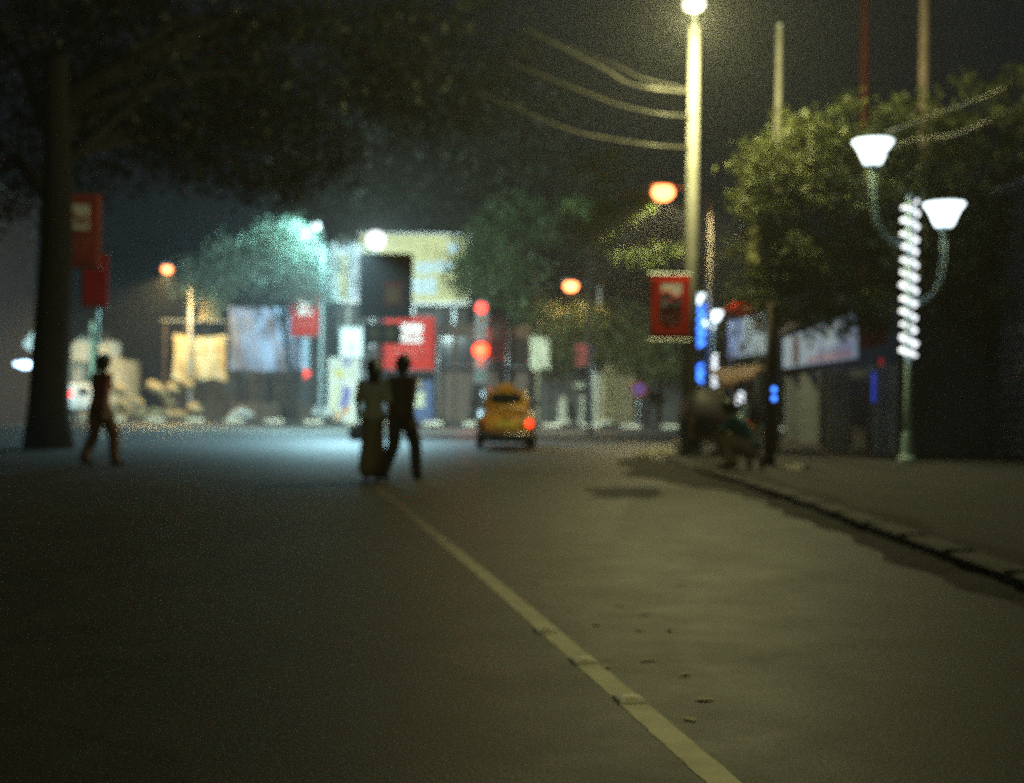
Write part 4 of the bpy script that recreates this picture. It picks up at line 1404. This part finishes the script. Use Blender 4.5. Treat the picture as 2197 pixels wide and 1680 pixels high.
MB().tube([(0, 0, 0), (v.x * .5, 0, v.z * .5), (v.x, 0, v.z + 2)], [.17, .14, .11], 12).build('shaft', mat('rust_pole', (.40, .30, .25), .8, .35, 1.2), t, True)
t = thing('flag_pole', 'dark red painted pole rising behind the right tree', 'pole', (at(1850, 870, 34).x, 34, .12))
v = at(1856, 25, 34) - t.location
MB().tube([(0, 0, 0), (v.x, 0, v.z + 1)], [.14, .12], 10).build('shaft', mat('red_oxide_pole', (.22, .03, .025), .7, .3, 2), t, True)
MB().lathe([(.02, 0), (.16, .1), (.16, .2), (.02, .3)], (v.x, 0, v.z + 1), 10).build('cap', M_redd, t)

# ------------------------------------------------------------------ wires
def wire(P, label, r=.018, m=None, sag=.4):
    A, B = Vector(P[0]), Vector(P[-1])
    pts = []
    if len(P) == 2:
        for k in range(25):
            u = k / 24
            pts.append(A.lerp(B, u) - Vector((0, 0, sag * 4 * u * (1 - u))))
    else:
        # smooth through control points
        Q = [Vector(p) for p in P]
        Q = [Q[0]] + Q + [Q[-1]]
        for i in range(1, len(Q) - 2):
            for k in range(8):
                u = k / 8
                a0, a1, a2, a3 = Q[i - 1], Q[i], Q[i + 1], Q[i + 2]
                pts.append(.5 * ((2 * a1) + (a2 - a0) * u + (2 * a0 - 5 * a1 + 4 * a2 - a3) * u * u + (3 * a1 - a0 - 3 * a2 + a3) * u ** 3))
        pts.append(Q[-1])
    o = MB().tube([p - A for p in pts], r, 5).build('overhead_wire', m or mat('wire_black', (.10, .095, .08), .45, .2, 5), None, True)
    o.location = A
    return tag(o, label, 'wire', 'overhead wires')


mt = MP + Vector((0, 0, mh.z))
wire([at(1120, 60, 27), at(1290, 145, 25.5), at(1345, 178, 25), at(1400, 190, 24.5), at(1490, 200, mb_.y)], 'sagging lit cable, topmost left of the glaring lamp pole', .03)
wire([at(1150, 75, 27.2), at(1310, 135, 25.5), at(1380, 168, 25), at(1490, 195, mb_.y)], 'thin cable just above the topmost sagging cable', .012)
wire([at(1080, 130, 27), at(1280, 208, 25.5), at(1345, 230, 25), at(1420, 245, 24.5), at(1492, 250, mb_.y)], 'middle sagging cable left of the glaring lamp pole', .022)
wire([at(1010, 190, 27), at(1200, 272, 25.5), at(1300, 297, 25), at(1400, 312, 24.5), at(1492, 318, mb_.y)], 'lowest thick sagging cable left of the glaring lamp pole', .026)
wire([at(1492, 560, mb_.y), at(1590, 465, 23), at(1700, 330, 21)], 'steep cable rising right from the glaring lamp pole', .014)
wire([at(1494, 640, mb_.y), at(1570, 545, 23), at(1700, 400, 21)], 'lower steep cable rising right from the glaring lamp pole', .014)
wire([at(1526, 590, 44), at(1600, 470, 36), at(1672, 300, 26)], 'cable from the sodium lamp pole up into the right tree', .02)
wire([at(1880, 335, 21.9), at(1960, 300, 21), at(2040, 290, 20), at(2120, 260, 19), at(2260, 190, 18)], 'pale wavy cable running from the left cup to the right edge', .017)
wire([at(1900, 285, 22), at(2020, 240, 20), at(2130, 200, 18), at(2260, 130, 17)], 'straight pale cable above the wavy one at right', .014)
wire([at(480, 580, 62.4), at(560, 590, 62.4), at(640, 592, 62.2), at(690, 585, 62.0)], 'blue lit sagging cable reaching the flood pole', .03)
wire([at(460, 610, 62.5), at(560, 625, 62.4), at(690, 618, 62.0)], 'lower blue lit sagging cable reaching the flood pole', .03)

# ================================================================== VEHICLES
def sup(hw, z0, z1, y, n=24, e=3.2, xs=0):
    zc, hh = (z0 + z1) / 2, (z1 - z0) / 2
    R = []
    for k in range(n):
        a = 2 * PI * k / n
        ca, sa = math.cos(a), math.sin(a)
        R.append((xs + hw * math.copysign(abs(ca) ** (2 / e), ca), y, zc + hh * math.copysign(abs(sa) ** (2 / e), sa)))
    return R


def wheel(parent, x, y, r, w, hub=M_steel):
    o = link('wheel', None, parent)
    o.location = (x, y, r)
    MB().lathe([(r * .6, -w / 2), (r * .93, -w / 2), (r, -w * .3), (r, w * .3), (r * .93, w / 2), (r * .6, w / 2)], (0, 0, 0), 22, 'X', True, True).build('tyre', M_black, o, False)
    MB().lathe([(.02, -w * .54), (r * .3, -w * .56), (r * .58, -w * .51), (r * .58, w * .51), (r * .3, w * .56), (.02, w * .54)], (0, 0, 0), 18, 'X').build('rim', hub, o, False)
    return o


tx = thing('taxi', 'rounded yellow taxi seen from behind on the lit junction', 'taxi', (at(1086, 965, 28.6).x, 28.6, 0), .03)
B = MB()
B.loft([sup(.56, .44, .68, -.02), sup(.67, .34, .78, .03), sup(.705, .30, .87, .14), sup(.72, .28, .94, .38), sup(.72, .27, .99, .8), sup(.73, .26, 1.02, 1.3), sup(.74, .26, 1.02, 2.2), sup(.74, .26, 1.02, 3.0),
        sup(.72, .27, 1.0, 3.3), sup(.68, .29, .95, 3.8), sup(.6, .33, .86, 4.05), sup(.48, .42, .7, 4.15)])
B.build('body', M_taxi, tx, True)
Bc = MB()
Bc.loft([sup(.50, .90, 1.0, .70, e=2.6), sup(.56, .88, 1.14, .86, e=2.6), sup(.60, .86, 1.28, 1.06, e=2.7), sup(.62, .86, 1.40, 1.32, e=2.8), sup(.63, .86, 1.48, 1.7, e=3), sup(.63, .86, 1.50, 2.1, e=3), sup(.62, .86, 1.47, 2.55, e=3), sup(.60, .86, 1.34, 2.9, e=3), sup(.57, .86, 1.02, 3.25, e=3)])
Bc.build('cabin', M_taxi, tx, True)
# rear window following the slope of the cabin
rw = MB()
rows = []
for v, y_, z_ in ((0, .80, 1.105), (.25, .885, 1.165), (.5, .97, 1.225), (.75, 1.065, 1.285), (1, 1.175, 1.34)):
    hw_ = .385 * (1 - .30 * abs(2 * v - 1) ** 3)
    rows.append([(hw_ * (2 * k / 10 - 1), y_ - .035 + .05 * abs(2 * k / 10 - 1) ** 2, z_) for k in range(11)])
vs = [p for r_ in rows for p in r_]
rw.add(vs, [(j * 11 + i, j * 11 + i + 1, j * 11 + i + 12, j * 11 + i + 11) for j in range(4) for i in range(10)])
ro = rw.build('rear_window', M_glass, tx, True)
sm = ro.modifiers.new('thickness', 'SOLIDIFY'); sm.thickness = .05; sm.offset = -1
edge = [Vector(rows[0][k]) for k in range(11)] + [Vector(rows[j][10]) for j in (1, 2, 3)] + [Vector(rows[4][k]) for k in range(10, -1, -1)] + [Vector(rows[j][0]) for j in (3, 2, 1)] + [Vector(rows[0][0])]
MB().tube(edge, .012, 6, False).build('window_seal', M_black, ro, True)
for s_ in (-1, 1):
    P = [Vector((s_ * .50, .84, 1.12)), Vector((s_ * .535, 1.1, 1.33)), Vector((s_ * .53, 1.4, 1.435)), Vector((s_ * .53, 2.2, 1.47)), Vector((s_ * .53, 2.7, 1.40))]
    MB().tube(P, .016, 8).build('rain_gutter', M_chrome, tx, True)
    for y0_, y1_ in ((1.35, 1.85), (1.95, 2.65)):
        MB().box((s_ * .615, (y0_ + y1_) / 2, 1.2), (.05, y1_ - y0_, .26), ry=-s_ * .06, bev=.02).build('side_window', M_glass, tx)
    tlh = MB().lathe([(.02, -.06), (.06, -.05), (.075, -.02), (.08, .06)], (s_ * .535, -.0 + .02, .62), 16, 'Y')
    ob = tlh.build('tail_lamp', E_tail if s_ > 0 else mat('unlit_tail_lens', (.35, .02, .015), .25), tx, True)
    if s_ > 0:
        ob['label'] = 'glowing red right tail lamp'
        ob.scale = (1, 1, 1.25); ob.location = (0, 0, -.155)
    MB().lathe([(.02, -.05), (.04, -.04), (.045, .03)], (s_ * .42, 0, .56), 12, 'Y').build('indicator', mat('amber', (.8, .55, .2)), tx, True)
    MB().box((s_ * .4, -.155, .36), (.05, .05, .24), bev=.01).build('overrider', M_chrome, tx)
    wheel(tx, s_ * .62, .85, .30, .17)
    wheel(tx, s_ * .62, 3.3, .30, .17)
    MB().box((s_ * .62, .30, .22), (.2, .02, .2)).build('mud_flap', M_black, tx)
    MB().tube([(s_ * .70, 2.55, 1.03), (s_ * .80, 2.5, 1.08)], .014, 6).build('mirror_stalk', M_chrome, tx)
    MB().lathe([(.02, -.01), (.07, -.01), (.07, .02), (.02, .035)], (s_ * .83, 2.5, 1.1), 12, 'Y').build('mirror', M_chrome, tx)
bp = [Vector((-.70, .12, .37)), Vector((-.66, -.06, .37)), Vector((-.5, -.12, .37)), Vector((0, -.135, .37)), Vector((.5, -.12, .37)), Vector((.66, -.06, .37)), Vector((.70, .12, .37))]
MB().tube(bp, .05, 10).build('bumper', M_chrome, tx, True)
MB().box((0, .42, .27), (1.30, .9, .20), bev=.04).build('underbody', M_black, tx)
np_ = MB().box((0, -.03, .60), (.46, .02, .13), bev=.006).build('number_plate', mat('yellow_plate', (.70, .58, .10), .5, .1, 5), tx)
s2 = strokes(8, .38, .07, 77, .2).build('plate_lettering', M_black, np_)
s2.location = (0, -.045, .60)
MB().box((0, -.02, .73), (.22, .05, .05), bev=.015).build('boot_handle', M_chrome, tx)
MB().tube([(-.5, -.0, .78), (-.3, -.0 + .02, .885), (0, .02, .91), (.3, .02, .885), (.5, 0, .78)], .008, 6).build('boot_seam', M_black, tx)
MB().box((0, 1.75, 1.53), (.42, .16, .12), bev=.03).build('roof_sign', mat('taxi_sign', (.65, .32, .06), .5), tx)
MB().tube([(.3, .05, .26), (.3, -.1, .25)], .025, 8).build('exhaust', M_steel, tx)

# white van at left
vn = thing('white_van', 'small white van with lit tail lamp partly hidden by the big trunk', 'van', (at(155, 870, 60).x - .35, 59.0, 0), -.06)
V = MB()
V.loft([sup(.72, .62, 1.66, -.02, e=6), sup(.77, .55, 1.76, .05, e=6), sup(.79, .50, 1.84, .5, e=6), sup(.79, .48, 1.86, 2.4, e=6), sup(.78, .48, 1.78, 2.9, e=5), sup(.76, .50, 1.25, 3.4, e=4), sup(.7, .55, 1.0, 3.6, e=4)])
V.build('body', mat('van_white', (.72, .74, .74), .4, .06, 2, bump=.02), vn, True)
MB().box((0, -.035, 1.48), (1.1, .03, .34), bev=.02).build('rear_window', M_glass, vn)
MB().box((0, -.06, .55), (1.5, .12, .16), bev=.03).build('bumper', M_black, vn)
MB().box((0, -.045, .82), (.42, .02, .12)).build('number_plate', mat('yellow_plate', (.70, .58, .10)), vn)
for s_ in (-1, 1):
    q = MB().box((s_ * .62, -.06, 1.30), (.34 if s_ > 0 else .14, .06, .2), ry=-.5 * s_, bev=.02).build('tail_lamp', E_tail if s_ > 0 else mat('unlit_tail_lens', (.35, .02, .015)), vn)
    wheel(vn, s_ * .68, .6, .29, .16)
    wheel(vn, s_ * .68, 2.9, .29, .16)
    MB().box((s_ * .795, 1.2, 1.45), (.03, 1.2, .34), bev=.01).build('side_window', M_glass, vn)

# motorcycle by the stall
mc = thing('motorcycle', 'parked motorcycle with glowing red tail lamp under the stall awning', 'motorcycle', (at(1597, 870, 23.6).x, 23.6, .12), -.12)
wheel(mc, 0, .32, .29, .11)
wheel(mc, 0, 1.55, .29, .10)
MB().loft([sup(.04, .60, .68, -.05, 12, 2.4), sup(.10, .56, .74, .15, 12, 2.4), sup(.13, .58, .76, .5, 12, 2.6), sup(.11, .56, .74, .8, 12, 2.6)]).build('seat', M_black, mc, True)
MB().loft([sup(.08, .58, .78, .78, 14, 2.4), sup(.15, .56, .90, .95, 14, 2.4), sup(.15, .58, .92, 1.15, 14, 2.4), sup(.07, .64, .84, 1.32, 14, 2.4)]).build('fuel_tank', mat('tank_blue', (.02, .03, .08), .3, .1, 3, coat=.5), mc, True)
MB().loft([sup(.12, .22, .50, .65, 12, 3), sup(.16, .2, .54, .85, 12, 3), sup(.12, .24, .5, 1.1, 12, 3)]).build('engine', M_steel, mc, True)
MB().tube([(0, -.18, .52), (0, .0, .56), (0, .5, .58), (0, 1.0, .58), (0, 1.3, .80)], .03, 8).build('frame', M_dark, mc)
for s_ in (-1, 1):
    MB().tube([(s_ * .09, 1.55, .29), (s_ * .09, 1.36, .78), (s_ * .09, 1.3, .95)], .022, 8).build('fork', M_chrome, mc)
    MB().tube([(s_ * .09, .32, .29), (s_ * .10, .28, .58)], .028, 8).build('shock_absorber', M_chrome, mc)
    MB().tube([(0, 1.28, .95), (s_ * .2, 1.26, 1.0), (s_ * .33, 1.12, .99)], .015, 8).build('handlebar', M_dark, mc)
    m1 = MB().lathe([(.01, -.01), (.055, -.01), (.055, .012), (.01, .02)], (s_ * .30, 1.2, 1.16), 14, 'Y').build('mirror', M_chrome, mc)
    MB().tube([(s_ * .24, 1.24, 1.0), (s_ * .29, 1.22, 1.12)], .008, 6).build('mirror_stalk', M_dark, m1)
    MB().lathe([(.01, -.04), (.03, -.03), (.03, .03)], (s_ * .14, -.1, .60), 10, 'Y').build('indicator', mat('amber', (.8, .55, .2)), mc)
MB().loft([sup(.09, .20, .22, -.10, 10, 2), sup(.10, .42, .46, -.14, 10, 2), sup(.09, .56, .60, -.02, 10, 2)]).build('rear_mudguard', M_dark, mc, True)
MB().box((0, -.14, .635), (.12, .06, .08), ry=-.3, bev=.02).build('tail_lamp', E_tail, mc)
MB().box((0, -.15, .86), (.13, .02, .24), ry=.1, bev=.005).build('rear_panel', mat('teal_panel', (.40, .66, .68), .5), mc)
MB().tube([(.15, .9, .3), (.16, .4, .3), (.17, -.15, .33)], [.025, .035, .04], 10).build('exhaust', M_chrome, mc)
MB().tube([(-.08, .7, .25), (-.28, .72, .02)], .014, 6).build('side_stand', M_dark, mc)

# covered vendor cart beside the glaring lamp pole
ct = thing('covered_cart', 'dark tarpaulin covered vendor cart beside the glaring lamp pole', 'cart', (at(1512, 870, 24.6).x, 24.7, .12))
MB().box((0, 0, .55), (.85, 1.4, .5)).build('cart_box', M_brown, ct)
cv = []
for z_, w_, l_ in ((.42, .50, .78), (.85, .47, .74), (1.10, .42, .66), (1.24, .30, .5), (1.29, .1, .2)):
    cv.append([(w_ * math.copysign(abs(math.cos(a)) ** .6, math.cos(a)) * (1 + .05 * math.sin(5 * a + z_ * 6)), l_ * math.copysign(abs(math.sin(a)) ** .6, math.sin(a)), z_ + .05 * math.sin(3 * a + z_)) for a in [2 * PI * k / 20 for k in range(20)]])
MB().loft(cv).build('cover', mat('dark_tarp', (.028, .026, .026), .6, .3, 3, bump=.4), ct, True)
for s_ in (-1, 1):
    wheel(ct, s_ * .40, -.45, .28, .06, M_brown)
    wheel(ct, s_ * .40, .5, .28, .06, M_brown)

# stall with brown awning
sw = thing('awning_stall', 'pavement stall with sagging brownish red awning', 'stall', (at(1590, 870, 31).x, 31.0, .12))
c, w, h = rect(1532, 792, 1648, 838, 31)
A_ = []
nx, ny = 12, 6
vs, fs = [], []
for j in range(ny + 1):
    for i_ in range(nx + 1):
        u, v = i_ / nx, j / ny
        vs.append(((u - .5) * w * 1.0, -.9 + v * 2.0, (1.62 + .32 * v + .18 * u) - .12 * math.sin(u * PI * 2.0) * (1 - v) - .06 * math.sin(u * 14) * (1 - v)))
for j in range(ny):
    for i_ in range(nx):
        a = j * (nx + 1) + i_
        fs.append((a, a + 1, a + nx + 2, a + nx + 1))
aw = MB().add(vs, fs).build('awning', mat('brown_red_awning', (.16, .055, .035), .75, .3, 2, col2=(.22, .13, .06)), sw, True)
sm = aw.modifiers.new('thickness', 'SOLIDIFY'); sm.thickness = .02
for sx in (-.46, .46):
    for yy in (-.8, 1.0):
        MB().tube([(sx * w, yy, 0), (sx * w, yy, 1.62 if yy < 0 else 1.92)], .03, 7).build('post', M_bamboo, sw)
MB().box((0, .7, .42), (w * .85, .7, .84), bev=.02).build('counter', M_brown, sw)
for k in range(6):
    MB().lathe([(.07, 0), (.08, .05), (.08, .2), (.04, .26), (.04, .3)], (-w * .36 + k * w * .14, .5, .84), 10).build('jar', mat('jar_glass', (.22, .16, .08), .3), sw)

# ================================================================== PEOPLE
def remeshed(mb, name, m, parent, vox):
    o = mb.build(name, m, parent, True)
    r_ = o.modifiers.new('fuse', 'REMESH')
    r_.mode = 'VOXEL'
    r_.voxel_size = vox
    r_.use_smooth_shade = True
    s_ = o.modifiers.new('soften', 'SMOOTH')
    s_.factor = .5
    s_.iterations = 4
    return o


def hand(b, w, d, side, fwd):
    """palm and five curled fingers, d = direction of the hand"""
    d, fwd = Vector(d).normalized(), Vector(fwd).normalized()
    w = Vector(w)
    a = d.cross(fwd).normalized() if d.cross(fwd).length > .1 else Vector((1, 0, 0))
    # palm lies in the plane of d and fwd, thumb forward
    for k in range(4):
        o = fwd * (.030 - .020 * k)
        root = w + d * .085 + o
        b.capsule(w + d * .02 + o * .6, .018, root, .012, 8)
        ln = (.036, .042, .039, .030)[k]
        j1 = root + d * ln + a * side * .006
        j2 = j1 + d * ln * .7 + a * side * .018
        b.capsule(root, .0105, j1, .0095, 8)
        b.capsule(j1, .0095, j2, .008, 8)
    th = w + d * .03 + fwd * .025
    t1 = th + d * .035 + fwd * .028
    b.capsule(th, .014, t1, .011, 8)
    b.capsule(t1, .011, t1 + d * .03 + fwd * .004, .009, 8)


def person(label, loc, rz, J, shirt, lower, hair_long=False, skirt=False, shoes=None, scale=1.0, extra=None, sleeve=.5):
    t = thing('person', label, 'person', loc, rz)
    t.scale = (scale,) * 3
    v = {k: Vector(p) for k, p in J.items()}
    b = MB()
    hip, chest, neck, head = v['hip'], v['chest'], v['neck'], v['head']
    up_ = (head - neck).normalized()
    fw_ = v.get('face', Vector((0, 1, 0))).normalized()
    b.capsule(hip + Vector((-.07, 0, 0)), .105, hip + Vector((.07, 0, 0)), .105)
    b.capsule(hip, .115, hip.lerp(chest, .5), .105)
    b.capsule(hip.lerp(chest, .5), .105, chest, .125)
    b.capsule(chest + (v['shL'] - v['shR']) * .22, .115, chest - (v['shL'] - v['shR']) * .22, .115)
    b.capsule(v['shL'], .055, v['shR'], .055)
    b.capsule(chest.lerp(neck, .7), .062, head - up_ * .06, .052)
    b.capsule(head - up_ * .035, .080, head + up_ * .035, .100)
    b.capsule(head - up_ * .07 + fw_ * .035, .05, head - up_ * .02 + fw_ * .03, .06)
    b.capsule(head - up_ * .005 + fw_ * .088, .010, head - up_ * .035 + fw_ * .105, .013, 8)
    sd = up_.cross(fw_).normalized()
    for s_ in (-1, 1):
        b.capsule(head + sd * s_ * .088 + up_ * .01, .014, head + sd * s_ * .09 - up_ * .03, .012, 8)
    for s_ in 'LR':
        sh, el, wr = v['sh' + s_], v['el' + s_], v['wr' + s_]
        b.capsule(sh, .050, el, .038)
        b.capsule(el, .038, wr, .026)
        hand(b, wr, (wr - el), 1 if s_ == 'L' else -1, fw_ + Vector((0, 0, -.2)))
        hp_, kn, an, to = v['hp' + s_], v['kn' + s_], v['an' + s_], v['to' + s_]
        b.capsule(hp_, .088, kn, .056)
        b.capsule(kn, .056, kn.lerp(an, .35), .054)
        b.capsule(kn.lerp(an, .35), .054, an, .036)
        b.capsule(an - Vector((0, 0, .035)), .036, to, .026)
    remeshed(b, 'body', M_skin, t, .0085)
    # face details
    for s_ in (-1, 1):
        e_ = head + sd * s_ * .034 + fw_ * .083 + up_ * .008
        MB().capsule(e_ - sd * .006, .009, e_ + sd * .006, .009, 8).build('eye', M_white, t, True)
    MB().capsule(head - up_ * .066 + fw_ * .083 - sd * .018, .007, head - up_ * .066 + fw_ * .083 + sd * .018, .007, 8).build('mouth', mat('lip', (.22, .09, .07), .5), t, True)
    # hair
    hb_ = MB()
    hb_.capsule(head + up_ * .035 - fw_ * .018, .116, head + up_ * .055 - fw_ * .01, .112)
    hb_.capsule(head - up_ * .03 - fw_ * .04, .092, head + up_ * .03 - fw_ * .03, .108)
    if hair_long:
        hb_.capsule(head - fw_ * .06, .105, head - up_ * .11 - fw_ * .075, .10)
        hb_.capsule(head - up_ * .08 - fw_ * .085, .06, head - up_ * .16 - fw_ * .095, .045)
        hb_.capsule(head - up_ * .03 - fw_ * .13, .06, head - up_ * .02 - fw_ * .12, .065)
    remeshed(hb_, 'hair', M_hair, t, .010)
    # shirt
    s = MB()
    s.capsule(hip + Vector((-.07, 0, .0)), .122, hip + Vector((.07, 0, .0)), .122)
    s.capsule(hip, .145, hip.lerp(chest, .5), .138)
    s.capsule(hip.lerp(chest, .5), .138, chest, .150)
    s.capsule(chest + (v['shL'] - v['shR']) * .22, .130, chest - (v['shL'] - v['shR']) * .22, .130)
    s.capsule(v['shL'], .068, v['shR'], .068)
    for q in 'LR':
        s.capsule(v['sh' + q], .072, v['sh' + q].lerp(v['el' + q], sleeve * 1.7 if sleeve < .6 else 1), .068)
        if sleeve >= .9:
            s.capsule(v['el' + q], .052, v['el' + q].lerp(v['wr' + q], .9), .040)
    remeshed(s, 'shirt', shirt, t, .012)
    # lower garment
    l = MB()
    l.capsule(hip + Vector((-.06, 0, -.03)), .126, hip + Vector((.06, 0, -.03)), .126)
    if skirt:
        a0, a1 = v['anL'] + Vector((0, 0, .06)), v['anR'] + Vector((0, 0, .06))
        for u in (0, .25, .5, .75, 1):
            e_ = a0.lerp(a1, u)
            l.capsule(hip.lerp(v['knL'].lerp(v['knR'], u), .3), .12, e_, .125)
    else:
        for q in 'LR':
            l.capsule(v['hp' + q], .122, v['kn' + q], .094)
            l.capsule(v['kn' + q], .094, v['an' + q] + (v['kn' + q] - v['an' + q]).normalized() * .03, .080)
    remeshed(l, 'skirt' if skirt else 'trousers', lower, t, .013)
    for q in 'LR':
        f = MB()
        f.capsule(v['an' + q] - Vector((0, .01, .05)), .042, v['to' + q], .036, 10)
        f.capsule(v['an' + q] - Vector((0, .03, .045)), .04, v['an' + q] - Vector((0, 0, .04)), .04, 10)
        f.build('shoe', shoes or M_black, t, True)
    return t


def walk(st=.24, arm=.16, lean=.03):
    J = dict(hip=(0, 0, .92), chest=(0, lean, 1.26), neck=(0, lean + .01, 1.42), head=(0, lean + .04, 1.575),
             shL=(-.165, lean, 1.37), shR=(.165, lean, 1.37), elL=(-.215, lean + arm * .5, 1.10), elR=(.215, lean - arm * .7, 1.10), wrL=(-.215, lean + arm + .12, .88), wrR=(.225, lean - arm * .7, .85),
             hpL=(-.09, 0, .88), hpR=(.09, 0, .88), knL=(-.09, -.02, .49), knR=(.09, st * .75 + .05, .50), anL=(-.09, -st, .13), anR=(.09, st + .02, .085), toL=(-.10, -st + .14, .045), toR=(.10, st + .17, .045))
    return J


# strolling pair in the middle
p = ground(818, 1032)
person('person in pale shirt and long khaki skirt, left of the walking pair', (p.x - .12, p.y, 0), .15, walk(.14, .10), mat('pale_grey_shirt', (.50, .51, .45), .85, .15, 5), mat('khaki_skirt', (.26, .22, .13), .9, .2, 5), True, True, scale=.96)
person('taller person in dark clothes walking at right of the pair', (p.x + .24, p.y + .15, 0), -.35, walk(.32, .24), mat('dark_brown_shirt', (.12, .075, .06), .85, .2, 5), mat('dark_trousers', (.06, .045, .042), .85, .2, 5), False, False, scale=1.0, sleeve=1)
# person at left beside the trunk
p = ground(212, 1000)
person('person in dark reddish clothes walking beside the big left trunk', (p.x, p.y, 0), -.6, walk(.2, .16), mat('maroon_shirt', (.22, .065, .05), .85, .2, 5), mat('brown_trousers', (.17, .09, .07), .85, .2, 5), scale=1.03)
# crouching vendor at right
p = ground(1612, 1024)
Jc = dict(hip=(0, -.05, .36), chest=(0, .16, .66), neck=(0, .24, .80), head=(0, .31, .92), face=(0, .9, -.35),
          shL=(-.165, .19, .76), shR=(.165, .19, .76), elL=(-.22, .38, .56), elR=(.22, .38, .56), wrL=(-.14, .56, .46), wrR=(.14, .56, .46),
          hpL=(-.09, -.02, .35), hpR=(.09, -.02, .35), knL=(-.13, .36, .48), knR=(.13, .36, .48), anL=(-.12, .26, .10), anR=(.12, .26, .10), toL=(-.13, .42, .045), toR=(.13, .42, .045))
person('crouching person in teal shirt and pale trousers by the motorcycle', (p.x - .05, p.y, .12), 1.15, Jc, mat('teal_shirt', (.03, .13, .13), .85, .2, 5), mat('pale_trousers', (.40, .33, .22), .85, .2, 5), scale=1.0)
st_ = thing('low_stool', 'low wooden stool under the crouching person', 'stool', (p.x - .0, p.y - .02, .12), 1.15)
MB().box((0, -.06, .20), (.30, .26, .04), bev=.01).build('seat', M_brown, st_)
for sx in (-.11, .11):
    for sy in (-.16, .04):
        MB().box((sx, sy, .09), (.035, .035, .18)).build('leg', M_brown, st_)

# dark bundle on the road left of the pair
g_ = ground(776, 944)
t = thing('dark_bundle', 'dark wrapped bundle on the junction left of the walking pair', 'bundle', (g_.x, g_.y, 0))
rg = []
for z_, w_ in ((0, .30), (.12, .36), (.30, .34), (.44, .24), (.5, .08)):
    rg.append([(w_ * math.cos(a) * (1 + .1 * math.sin(4 * a + 5 * z_)), w_ * .8 * math.sin(a), z_ + .03 * math.sin(3 * a)) for a in [2 * PI * k / 16 for k in range(16)]])
MB().loft(rg).build('wrap', mat('dark_tarp', (.028, .026, .026)), t, True)
MB().tube([(-.36, 0, .15), (-.2, -.2, .4), (0, -.12, .5), (.2, .05, .46), (.34, .1, .2)], .02, 6).build('strap', M_white, t)

# ================================================================== HAZE
hz_ = MB().box((0, 120, 15.6), (600, 420, 33.2)).build('haze', None)
stuff(hz_)
hm = bpy.data.materials.new('night_haze')
hm.use_nodes = True
t = hm.node_tree
t.nodes.remove(t.nodes['Principled BSDF'])
pv = t.nodes.new('ShaderNodeVolumePrincipled')
pv.inputs['Color'].default_value = (.9, .92, .92, 1)
pv.inputs['Density'].default_value = 0.0016
pv.inputs['Anisotropy'].default_value = 0.45
t.links.new(pv.outputs[0], t.nodes['Material Output'].inputs['Volume'])
hm.cycles.volume_sampling = 'EQUIANGULAR'
hz_.data.materials.append(hm)
